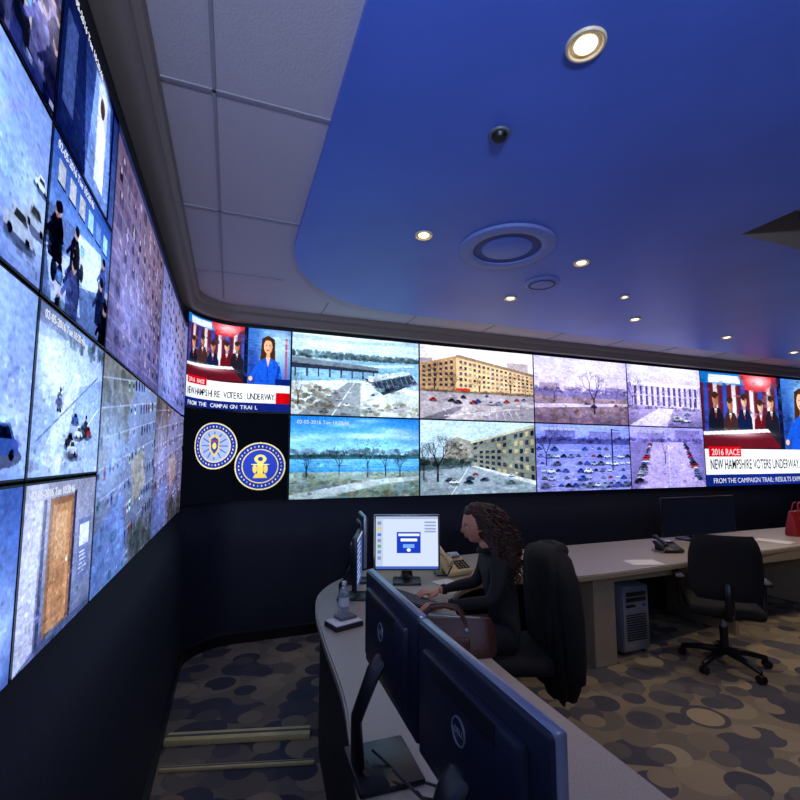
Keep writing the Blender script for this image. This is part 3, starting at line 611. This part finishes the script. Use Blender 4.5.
# ------------------------------------------------------------------ desk
def cr(pts,n=8):
    out=[];p=[pts[0]]+pts+[pts[-1]]
    for i in range(1,len(p)-2):
        for k in range(n):
            t=k/n; a,b_,c,d=[np.array(q,float) for q in (p[i-1],p[i],p[i+1],p[i+2])]
            out.append(tuple(.5*((2*b_)+(-a+c)*t+(2*a-5*b_+4*c-d)*t*t+(-a+3*b_-3*c+d)*t**3)))
    out.append(tuple(pts[-1])); return out
outer=cr([(.28,-1.2),(.29,.2),(.32,1.0),(.38,1.45),(.43,1.8),(.46,2.32),(.50,2.77),(.60,3.15),(.84,3.45),(1.25,3.70),(1.9,3.82),(2.9,3.86),(5,3.86),(9,3.86)])
innr=cr([(9,3.02),(5.1,2.98),(3.77,2.88),(2.6,2.83),(2.0,2.95),(1.64,2.92),(1.38,2.70),(1.24,2.35),(1.14,1.85),(1.13,.94),(1.13,-1.2)])
desk=empty('control_desk')
def slab(name,poly,z0,z1,mt,me_,bev=.008,parent=None):
    bm=bmesh.new(); vv=[bm.verts.new((x,y,z0)) for x,y in poly]; f=bm.faces.new(vv)
    r=bmesh.ops.extrude_face_region(bm,geom=[f]); 
    for g in r['geom']:
        if isinstance(g,bmesh.types.BMVert): g.co.z=z1
    bmesh.ops.recalc_face_normals(bm,faces=bm.faces)
    es=[e for e in bm.edges if abs(e.verts[0].co.z-e.verts[1].co.z)<1e-5]
    bmesh.ops.bevel(bm,geom=es,offset=bev,segments=2,affect='EDGES')
    bmesh.ops.triangulate(bm,faces=[f for f in bm.faces if len(f.verts)>4])
    me=bpy.data.meshes.new(name); bm.to_mesh(me); bm.free(); me.materials.append(M[mt]); me.materials.append(M[me_])
    for p in me.polygons:
        if abs(p.normal.z)<.7: p.material_index=1
    o=bpy.data.objects.new(name,me); scene.collection.objects.link(o); o.parent=parent; return o
slab('worktop',outer+innr,.705,.75,'desktop','deskedge',parent=desk)
def ribbon(b,pts,z0,z1,th,m):
    n=len(pts); vs=[];fs=[]
    for i in range(n):
        a=Vector(pts[max(i-1,0)]); c=Vector(pts[min(i+1,n-1)]); d=(c-a).normalized(); nn=Vector((-d.y,d.x))*th
        p=Vector(pts[i]); vs+=[(p.x,p.y,z0),(p.x,p.y,z1),(p.x-nn.x,p.y-nn.y,z1),(p.x-nn.x,p.y-nn.y,z0)]
    for i in range(n-1):
        for j in range(4): fs.append((i*4+j,(i+1)*4+j,(i+1)*4+(j+1)%4,i*4+(j+1)%4))
    fs.append((0,1,2,3)); fs.append(tuple((n-1)*4+j for j in (3,2,1,0))); b.add(vs,fs,m)
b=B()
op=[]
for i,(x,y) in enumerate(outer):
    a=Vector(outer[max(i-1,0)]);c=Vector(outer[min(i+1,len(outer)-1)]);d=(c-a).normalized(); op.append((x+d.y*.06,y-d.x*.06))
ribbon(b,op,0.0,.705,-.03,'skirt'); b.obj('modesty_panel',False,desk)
b=B()
b.box((2.86,3.33,.3525),(.22,.78,.705),'deskedge',.006); b.box((6.25,3.38,.3525),(.22,.72,.705),'deskedge',.006); b.box((8.8,3.38,.3525),(.1,.7,.705),'deskedge',.006)
b.box((4.5,3.36,.3525),(.05,.72,.705),'deskedge',.006); b.box((.78,.35,.3525),(.6,.05,.705),'deskedge',.006); b.box((.80,2.05,.3525),(.6,.05,.705),'deskedge',.006)
b.box((5.9,3.0,.665),(6.0,.03,.08),'deskedge',.004)
b.obj('desk_legs',False,desk)
# computer tower on the floor under the right desk
b=B(); b.box((3.26,3.27,.30),(.30,.5,.54),'grey',.012); b.box((3.26,3.014,.30),(.285,.02,.52),'silver',.01)
b.box((3.26,3.002,.50),(.22,.008,.035),'black',.003); b.box((3.26,3.002,.455),(.22,.008,.035),'black',.003); b.box((3.20,3.002,.405),(.10,.008,.022),'bezel',.003)
for k in range(11): b.box((3.26,3.002,.33-.02*k),(.22,.006,.009),'black',.001)
b.cyl((0,0,0),.014,.01,'label',20,xf=Matrix.Translation((3.35,3.002,.405))@Euler((pi/2,0,0)).to_matrix().to_4x4())
for x in (3.14,3.38):
    for y in (3.07,3.45): b.cyl((x,y,.015),.02,.03,'black',12)
b.obj('computer_tower')
# ------------------------------------------------------------------ monitors
def monitor(name,loc,rz,w,h,z0,content=None,stand=0.11,basez=0.75,silver=True,logo=True):
    """local +Y = viewing side; loc = centre of panel on desk"""
    b=B(); zc=z0+h/2-basez
    b.box((0,0,zc),(w,.022,h),'silver' if silver else 'black',.006)
    b.box((0,-.006,zc),(w-.008,.026,h-.008),'monback',.008)
    b.box((0,-.022,zc),(w*.78,.03,h*.72),'monback',.014)
    b.box((0,.0105,zc),(w-.012,.004,h-.012),'black',.001)
    for k in range(6): b.box((0,-.0375,zc+h*.34-.006*k),(w*.5,.002,.003),'black')
    pts=[(0,-.035,zc-.045),(0,-.06,zc-.08),(0,-.085,zc-.14),(0,-stand,max(.08,zc-.2)),(0,-stand+.005,.03),(0,-stand+.02,.012)]
    b.tube(pts,[.035,.04,.036,.034,.045,.055],'black',12,flat=(1,.38))
    b.box((0,-.03,.009),(w*.42,.19,.018),'black',.008)
    zl_=zc+h*.10
    if logo:
        X=Matrix.Translation((0,-.0375,zl_))@Euler((pi/2,0,0)).to_matrix().to_4x4()
        b.lathe([(.026,0),(.026,.003),(.0235,.003),(.0235,0)],'silver',32,xf=X)
    o=b.obj(name); o.location=(loc[0],loc[1],basez); o.rotation_euler=(0,0,rz)
    if logo:
        t=text(None,'DELL',.016,Matrix.Identity(4),'silver','CENTER',.0004); t.parent=o; t.location=(0,-.0385,zl_-.006); t.rotation_euler=(pi/2,0,0)
    im=content or Img(60,36,(30,50,90),1); W,H=im.W,im.H; a=im.a/255; L=np.where(a<=.04045,a/12.92,((a+.055)/1.055)**2.4)
    vs=[];fs=[]
    for j in range(H):
        for i in range(W): vs.append(((w/2-.014)*(1-2*i/(W-1)),.0135,zc+(h/2-.014)*(1-2*j/(H-1))))
    for j in range(H-1):
        for i in range(W-1): fs.append((j*W+i,(j+1)*W+i,(j+1)*W+i+1,j*W+i+1))
    me=bpy.data.meshes.new('screen'); me.from_pydata(vs,[],fs); me.materials.append(M['screen']); ca=me.color_attributes.new('Col','FLOAT_COLOR','POINT')
    col=np.ones((len(vs),4),np.float32); col[:,:3]=L.reshape(-1,3); ca.data.foreach_set('color',col.ravel()); me.update()
    so=bpy.data.objects.new('screen',me); scene.collection.objects.link(so); so.parent=o
    return o
def ui(c=(40,60,110)):
    i=Img(80,50,c,1); i.rect(.0,.0,1,.06,(170,180,200)); 
    for k in range(8): i.rect(.05,.14+k*.1,.05+random.uniform(.3,.85),.18+k*.1,(150,170,210))
    return i
monitor('computer_monitor',(.462,.815),-pi/2,.50,.31,.945,ui())
monitor('computer_monitor',(.475,1.335),-pi/2-.03,.51,.31,.945,ui())
u=Img(160,130,(190,202,224),1); u.rect(0,.0,1,.05,(150,164,190)); u.rect(0,.05,.12,1,(170,184,208)); u.rect(.34,.30,.72,.70,(24,54,170)); u.rect(.36,.33,.70,.38,(210,220,240)); u.rect(.40,.42,.66,.48,(220,228,245)); u.rect(.44,.53,.62,.60,(110,156,230)); u.ell(.53,.64,.03,.03,(240,240,250))
for k in range(7): u.rect(.03,.1+k*.11,.09,.16+k*.11,random.choice([(60,110,190),(200,180,80),(90,150,110),(120,130,160)]))
for k in range(4): u.rect(.78,.1+k*.06,.96,.13+k*.06,(130,146,180))
u.rect(.0,.95,1,1,(60,90,170))
monitor('computer_monitor',(1.22,3.12),math.atan2(-.155,.42)+pi,.48,.40,.84,u,silver=True)
u2=Img(60,50,(226,232,242),1); monitor('computer_monitor',(.93,3.28),math.atan2(.30,.05)+pi,.34,.36,.88,u2)
monitor('computer_monitor',(.80,2.93),math.atan2(.35,.13)+pi,.40,.33,.83,ui((60,80,130)),silver=False)
monitor('computer_monitor',(4.92,3.62),pi,1.15,.42,.80,Img(60,30,(8,10,20),1),silver=False)
monitor('computer_monitor',(7.35,3.62),pi-.2,.6,.40,.83,ui((80,130,200)))
# ------------------------------------------------------------------ keyboards etc
def keyboard(loc,rz):
    b=B(); b.box((0,0,.009),(.44,.14,.016),'black',.005)
    for r in range(5):
        for k in range(15):
            b.box((-.2+k*.0285,-.05+r*.025,.019),(.024,.02,.007),'bezel',.002,seg=1)
    o=b.obj('computer_keyboard'); o.location=(loc[0],loc[1],.75); o.rotation_euler=(0,0,rz)
def mouse(loc,rz):
    b=B(); b.ell((0,0,.012),(.03,.052,.018),'black',16,8); b.box((0,.03,.028),(.006,.016,.006),'grey',.002)
    o=b.obj('computer_mouse'); o.location=(loc[0],loc[1],.752); o.rotation_euler=(0,0,rz)
keyboard((.74,.82),-pi/2); mouse((.74,1.2),-pi/2); keyboard((1.10,2.74),-1.2); keyboard((4.75,3.25),0)
def phone(name,loc,rz,m,m2):
    b=B()
    b.box((0,0,.035),(.2,.2,.03),m,.01,xf=T((0,0,.015),rx=.32)); b.box((0,.06,.035),(.16,.06,.07),m,.01)
    b.box((.03,.06,.062),(.09,.05,.012),'silver',.002,xf=T((0,0,.015),rx=.32))
    for r in range(4):
        for k in range(4): b.box((.0+k*.026,-.07+r*.024,.053),(.018,.016,.008),m2,.002,xf=T((0,0,.015),rx=.32))
    b.tube([(-.07,-.09,.07),(-.07,-.07,.085),(-.07,0,.105),(-.07,.07,.13),(-.07,.09,.12)],[.022,.02,.014,.02,.022],m,12)
    b.tube([(-.07,-.1,.06),(-.12,-.12,.02),(-.16,-.06,.012),(-.14,.02,.012),(-.1,.08,.02)],.005,m2,8)
    o=b.obj(name); o.location=(loc[0],loc[1],.75); o.rotation_euler=(0,0,rz); return o
ph=phone('desk_phone',(1.66,3.26),.1,'cardbox','black'); ph.scale=(1.1,1.1,1.4); phone('desk_phone',(4.0,3.28),-.3,'black','grey')
def papers(loc,rz,n=3,w=.21,h=.29):
    b=B()
    for k in range(n): b.box((random.uniform(-.03,.03)*k,random.uniform(-.02,.02)*k,.0012+.002*k),(w,h,.0016),'paper',xf=T(rz=random.uniform(-.15,.15)))
    o=b.obj('paper_sheets',False); o.location=(loc[0],loc[1],.7505); o.rotation_euler=(0,0,rz)
papers((1.50,3.02),.3,2,.15,.2); papers((3.35,3.0),1.3,3,.17,.25); papers((5.55,3.25),.2,2)
b=B(); b.box((0,0,.012),(.17,.13,.024),'skirt',.004); b.box((0,0,.028),(.16,.12,.006),'paper',.001); b.box((.02,.02,.040),(.1,.08,.016),'grey',.003)
o=b.obj('notepad'); o.location=(.60,2.47,.75); o.rotation_euler=(0,0,.3)
b=B(); b.lathe([(0,.0),(.028,.0),(.031,.01),(.03,.06),(.031,.1),(.028,.13),(.013,.155),(.012,.165)],'glass',24); b.lathe([(.0315,.045),(.0318,.045),(.0318,.095),(.0315,.095)],'white',24); b.cyl((0,0,.172),.014,.018,'white',20)
o=b.obj('water_bottle'); o.location=(.645,2.66,.75)
b=B()
for k in range(4):
    b.tube([(.42+.03*k,1.36-.1*k,.79),(.48+.02*k,1.28-.1*k,.757),(.56,1.2-.06*k,.757),(.52+.05*k,1.05,.757),(.40+.02*k,.98-.03*k,.757)],.004,'black',6)
b.obj('cable_bundle')
def handbag(name,loc,rz,w,d,h,m,strap):
    b=B(); secs=[]
    for k in range(9):
        t=k/8; secs.append((h*t,0,0,w/2*(1-.12*t+.04*math.sin(t*pi)),d/2*(1-.72*t**1.5)*(1 if k else .92),.012+.02*t))
    b.loft(secs,m,40)
    for sgn in (-1,1):
        b.tube([(-w*.22,sgn*d*.2,h*.75),(-w*.2,sgn*d*.15,h*1.0),(-w*.13,sgn*d*.12,h+strap*.8),(0,sgn*d*.1,h+strap),(w*.13,sgn*d*.12,h+strap*.8),(w*.2,sgn*d*.15,h*1.0),(w*.22,sgn*d*.2,h*.75)],.008,m,8)
        for q in (-1,1): b.ell((q*w*.22,sgn*d*.28,h*.72),(.012,.012,.012),'silver',10,6)
    b.box((0,0,h*.98),(w*.7,.01,.012),'silver',.003); b.box((0,-d*.42,h*.4),(w*.5,.03,h*.35),m,.012)
    o=b.obj(name); o.location=loc; o.rotation_euler=(0,0,rz)
handbag('leather_handbag',(.97,2.0,.75),-.5,.48,.18,.155,'leather',.05)
handbag('red_handbag',(6.32,3.42,.75),.1,.46,.2,.28,'red',.10)
b=B()
for (xa,ya,xb,yb,w,hh) in ((-.3,3.09,.50,2.87,.085,.035),(-.3,2.83,.48,2.61,.03,.02)):
    L=math.hypot(xb-xa,yb-ya); an=math.atan2(yb-ya,xb-xa)
    b.box((0,0,hh/2),(L,w,hh),'cream',.006,xf=T(((xa+xb)/2,(ya+yb)/2,0),rz=an))
    b.box((0,0,hh+.001),(L,w*.2,.003),'grey',.0,xf=T(((xa+xb)/2,(ya+yb)/2,0),rz=an))
b.obj('floor_cable_cover')
# ------------------------------------------------------------------ chairs
def chair(name,loc,rz,arms=True,dz=0):
    b=B()
    for k in range(5):
        t=2*pi*k/5+.3; c,s=math.cos(t),math.sin(t)
        b.tube([(c*.03,s*.03,.115),(c*.16,s*.16,.105),(c*.3,s*.3,.075)],[.03,.024,.018],'black',8)
        for q in (-1,1):
            X=Matrix.Translation((c*.3-s*.014*q,s*.3+c*.014*q,.03))@Euler((0,0,t)).to_matrix().to_4x4()@Euler((pi/2,0,0)).to_matrix().to_4x4()
            b.cyl((0,0,0),.03,.018,'black',16,xf=X)
        b.cyl((c*.3,s*.3,.06),.01,.03,'black',8)
    b.cyl((0,0,.2),.03,.2,'black',16); b.cyl((0,0,.34),.02,.16,'silver',16); b.box((0,0,.41),(.2,.26,.04),'black',.01)
    b.box((0,.02,.465),(.5,.48,.09),'fabric',.04,seg=4)
    n=14;mz=12;vs=[];fs=[]
    for side in (0,1):
        for j in range(mz+1):
            v=j/mz; z=.56+dz+v*.50
            for i in range(n+1):
                uu=-1+2*i/n; ww=.25*(1-.22*abs(2*v-1)**3-.05*v); x=uu*ww
                rr=1-abs(uu)**4; rr2=1-abs(2*v-1)**4; th=.035*(rr*rr2)**.5
                y=-.26+.045*uu*uu-.05*(v-.35)+.02*math.sin(v*pi)
                vs.append((x,y+(th if side else -th),z))
    N=(n+1)*(mz+1)
    for side in (0,1):
        for j in range(mz):
            for i in range(n):
                a=side*N+j*(n+1)+i; q=(a,a+1,a+n+2,a+n+1); fs.append(q if side else q[::-1])
    b.add(vs,fs,'fabric')
    b.tube([(0,-.08,.41),(0,-.22,.42),(0,-.30,.5),(0,-.31,.7)],[.03,.03,.028,.02],'black',10,flat=(1.2,.6))
    if arms:
        for q in (-1,1):
            b.tube([(q*.2,.02,.42),(q*.28,.02,.44),(q*.29,.02,.6),(q*.29,.02,.66)],[.018,.018,.017,.017],'black',8); b.box((q*.29,.03,.675),(.07,.26,.03),'black',.012)
    o=b.obj(name,ang=60); o.location=(loc[0],loc[1],0); o.rotation_euler=(0,0,rz); return o
chair('office_chair',(3.76,2.62),-.8)
FZ=math.radians(72)
WX,WY=1.62,2.47
wc=chair('office_chair',(WX,WY),FZ,arms=False)
# coat draped over the back of the woman's chair
b=B()
secs=[(.24,0.03,-.31,.19,.07,.12),(.32,0.02,-.31,.225,.085,.11),(.42,0.01,-.305,.25,.095,.10),(.55,0,-.295,.27,.105,.08),(.68,0,-.285,.28,.11,.06),(.8,0,-.28,.285,.112,.05),(.92,0,-.275,.285,.11,.04),(1.0,0,-.272,.275,.105,.03),(1.05,0,-.27,.25,.095,.03),(1.085,0,-.27,.20,.075,.03),(1.105,0,-.27,.13,.05,.02),(1.112,0,-.27,.06,.02,.0)]
b.loft(secs,'coat',72)
b.tube([(-.20,-.28,1.04),(-.27,-.29,.93),(-.30,-.30,.75),(-.295,-.31,.55),(-.28,-.31,.42)],[.055,.062,.058,.052,.05],'coat',14)
b.tube([(.20,-.28,1.04),(.27,-.28,.93),(.30,-.29,.75),(.285,-.30,.55),(.27,-.31,.46)],[.055,.062,.058,.052,.05],'coat',14)
b.tube([(-.15,-.28,1.08),(-.07,-.335,1.085),(0,-.35,1.075),(.07,-.335,1.085),(.15,-.28,1.08)],[.03,.042,.046,.042,.03],'coat',12)
o=b.obj('draped_coat',ang=80); o.location=(WX,WY,0); o.rotation_euler=(0,0,FZ)
# ------------------------------------------------------------------ woman
def woman():
    V=[];E=[];R=[]
    def v(p,r,par=None):
        V.append(p);R.append(r);i=len(V)-1
        if par is not None: E.append((par,i))
        return i
    pel=v((0,0,.60),(.165,.125)); sp=v((0,.01,.74),(.125,.10),pel); sp2=v((0,.04,.87),(.135,.105),sp); ch=v((0,.07,.98),(.14,.10),sp2); nb=v((0,.085,1.065),(.07,.06),ch)
    n1=v((0,.105,1.11),(.05,.052),nb); n2=v((0,.13,1.16),(.048,.052),n1)
    for s in (-1,1):
        sh=v((s*.155,.075,1.02),(.06,.058),ch); ua=v((s*.195,.09,.92),(.05,.05),sh); el=v((s*.21,.14,.83),(.043,.043),ua); fa=v((s*.19,.26,.815),(.037,.037),el); wr=v((s*.15,.37,.80),(.026,.022),fa); v((s*.145,.40,.797),(.026,.02),wr)
        hp=v((s*.095,.03,.575),(.10,.095),pel); th=v((s*.11,.24,.575),(.085,.08),hp); kn=v((s*.11,.45,.555),(.062,.06),th); cf=v((s*.11,.46,.35),(.055,.055),kn); an=v((s*.11,.44,.12),(.04,.042),cf); he=v((s*.11,.43,.055),(.042,.045),an); v((s*.12,.57,.04),(.038,.03),he)
    me=bpy.data.meshes.new('w'); me.from_pydata(V,E,[]); o=bpy.data.objects.new('w',me); scene.collection.objects.link(o)
    md=o.modifiers.new('s','SKIN'); 
    for i,r in enumerate(R): me.skin_vertices[0].data[i].radius=r
    me.skin_vertices[0].data[0].use_root=True
    md.use_smooth_shade=True
    o.modifiers.new('sub','SUBSURF').levels=2
    dg=bpy.context.evaluated_depsgraph_get(); dg.update(); ev=o.evaluated_get(dg); m2=bpy.data.meshes.new_from_object(ev)
    b=B(); vs=[tuple(q.co) for q in m2.vertices]
    fj=[];fs_=[];fsh=[]
    for p in m2.polygons:
        c=p.center; t=tuple(p.vertices)
        if c.z>1.10 and abs(c.x)<.1: fs_.append(t)
        elif c.y>.365 and c.z>.7: fs_.append(t)
        elif c.z<.09: fsh.append(t)
        else: fj.append(t)
    k=len(b.v); b.v+=vs
    for L,mm in ((fj,'jacket'),(fs_,'skin'),(fsh,'black')):
        mi=b.mi(mm); b.f+=[tuple(i+k for i in t) for t in L]; b.m+=[mi]*len(L)
    bpy.data.objects.remove(o)
    b.tube([(.06*math.cos(t),.10+.062*math.sin(t),1.09+.012*math.sin(t)*-1) for t in [2*pi*i/16 for i in range(17)]],.014,'jacket',8)
    for s in (-1,1): b.tube([(s*.158,.35,.803),(s*.152,.372,.80)],[.034,.032],'jacket',12)
    for s in (-1,1):
        X=T((s*.143,.40,.792),rz=s*.12,rx=-.12)
        b.ell((0,.04,0),(.038,.05,.016),'skin',16,10,xf=X)
        for k,fxx in enumerate((-.028,-.010,.009,.027)):
            if s<0: fxx=-fxx
            L=(.058,.07,.076,.068)[k]
            b.tube([(fxx*.8,.06,.002),(fxx,.08,.008),(fxx*1.1,.08+L*.42,.010),(fxx*1.15,.08+L*.75,-.004),(fxx*1.15,.08+L*.95,-.018)],[.0095,.0092,.0085,.0078,.0065],'skin',8,xf=X)
        b.tube([(-s*.028,.015,-.002),(-s*.045,.035,-.004),(-s*.055,.06,-.008),(-s*.052,.082,-.012)],[.013,.012,.010,.008],'skin',8,xf=X)
    HC=Vector((0,.165,1.24)); HX=Matrix.Translation(HC)@Euler((-.26,0,0)).to_matrix().to_4x4()
    def fn(d,q):
        x,y,z=q
        if d.z<0:
            k=-d.z; x*=1-.34*k**1.4; 
            if d.y>0: y*=1-.10*k; y+=.018*k
            else: y*=1-.45*k**1.3
        g=lambda cx,cz,sx,sz:math.exp(-((d.x-cx)/sx)**2-((d.z-cz)/sz)**2)*(1 if d.y>0 else 0)
        y+=.022*g(0,-.17,.11,.12)+.010*g(0,-.02,.08,.18)+.008*g(0,-.46,.2,.07)+.004*g(0,-.55,.2,.05)-.004*g(0,-.51,.15,.02)+.010*g(0,-.82,.25,.15)+.005*g(0,.17,.6,.1)
        y-=.010*(g(.36,.03,.17,.11)+g(-.36,.03,.17,.11)); x*=1+.04*(g(.6,-.2,.2,.2)+g(-.6,-.2,.2,.2))
        return Vector((x,y,z))
    b.ell((0,0,0),(.073,.093,.112),'skin',40,32,xf=HX,fn=fn)
    for s in (-1,1):
        b.ell((s*.03,.074,.004),(.013,.009,.009),'eye',12,8,xf=HX); b.ell((s*.03,.0815,.003),(.006,.003,.006),'iris',10,6,xf=HX)
        b.tube([(s*.016,.088,.022),(s*.03,.089,.027),(s*.046,.078,.022)],[.002,.003,.002],'hair',6,xf=HX)
        b.tube([(s*.018,.081,.013),(s*.03,.084,.014),(s*.043,.076,.011)],.0018,'hair',6,xf=HX)
        b.ell((s*.073,.0,-.01),(.009,.018,.03),'skin',12,8,xf=HX)
    b.tube([(-.022,.088,-.052),(-.01,.0955,-.049),(0,.0955,-.0505),(.01,.0955,-.049),(.022,.088,-.052)],[.002,.004,.0035,.004,.002],'lip',8,xf=HX)
    b.tube([(-.018,.089,-.057),(0,.094,-.0595),(.018,.089,-.057)],[.002,.0045,.002],'lip',8,xf=HX)
    def hf(d,q):
        if d.y>.35 and d.z<.62: return q*.80
        if d.z<-.35: return q*.9
        return q*(1.0+.03*math.sin(9*d.x+7*d.z)+.02*math.sin(17*d.y))
    b.ell((0,-.008,.008),(.085,.103,.122),'hair',32,24,xf=HX,fn=hf)
    # soft inner mass so that the curls read as one head of hair
    b.loft([(.95,0,.0,.10,.05,.06),(1.0,0,-.0,.13,.07,.06),(1.08,0,.01,.135,.085,.05),(1.16,0,.05,.125,.10,.04),(1.24,0,.10,.10,.09,.03),(1.30,0,.13,.07,.07,.02)],'hair',40)
    for k in range(1000):
        az=random.uniform(-pi,pi); 
        x0,y0=math.sin(az),-math.cos(az)
        zz=random.uniform(-.25,.98)
        rr=math.sqrt(max(0,1-zz*zz)); dd=Vector((x0*rr,y0*rr,zz))
        if dd.y>.35 and dd.z<.62: continue
        p0=HX@Vector((dd.x*.084,dd.y*.102-.008,dd.z*.121+.008))
        ox,oy=x0,y0
        if oy>-.05: oy=-.08; ox=math.copysign(1,ox)
        nn=math.hypot(ox,oy); ox/=nn; oy/=nn
        Rr=random.uniform(.09,.175); zend=random.uniform(.86,1.12) if oy<-.3 else random.uniform(.95,1.15)
        ph_=random.uniform(0,6.28); tr=random.uniform(4,8); am=random.uniform(.009,.018)
        pts=[];N=34
        cyy=.10
        for i in range(N+1):
            t=i/N; e=min(1,t*1.6)**.7
            x=p0.x*(1-e)+(ox*Rr*.95)*e; y=p0.y*(1-e)+(cyy+oy*Rr*1.15)*e; z=p0.z*(1-t)+zend*t+.03*math.sin(pi*min(1,t*2.2))
            a=am*min(1,t*3)*(1+.3*math.sin(t*9+ph_)); pts.append((x+a*math.cos(ph_+t*tr*6.28),y+a*math.sin(ph_+t*tr*6.28),z))
        b.tube(pts,[.0042*(1-.5*i/N) for i in range(N+1)],'hair',4)
    o=b.obj('seated_woman',ang=180); o.location=(WX,WY,-.0); o.rotation_euler=(0,0,FZ); return o
woman()
# ------------------------------------------------------------------ camera / world
cam=bpy.data.cameras.new('camera'); co=bpy.data.objects.new('camera',cam); scene.collection.objects.link(co)
co.location=(0,0,1.65); co.rotation_euler=(math.radians(95.5),0,-math.radians(20.5)); cam.lens=20.25; cam.sensor_width=36; cam.shift_y=14.7/800; cam.clip_start=0.02
scene.camera=co
w=bpy.data.worlds.new('world'); w.use_nodes=True; w.node_tree.nodes['Background'].inputs[0].default_value=(.02,.03,.08,1); w.node_tree.nodes['Background'].inputs[1].default_value=.3; scene.world=w
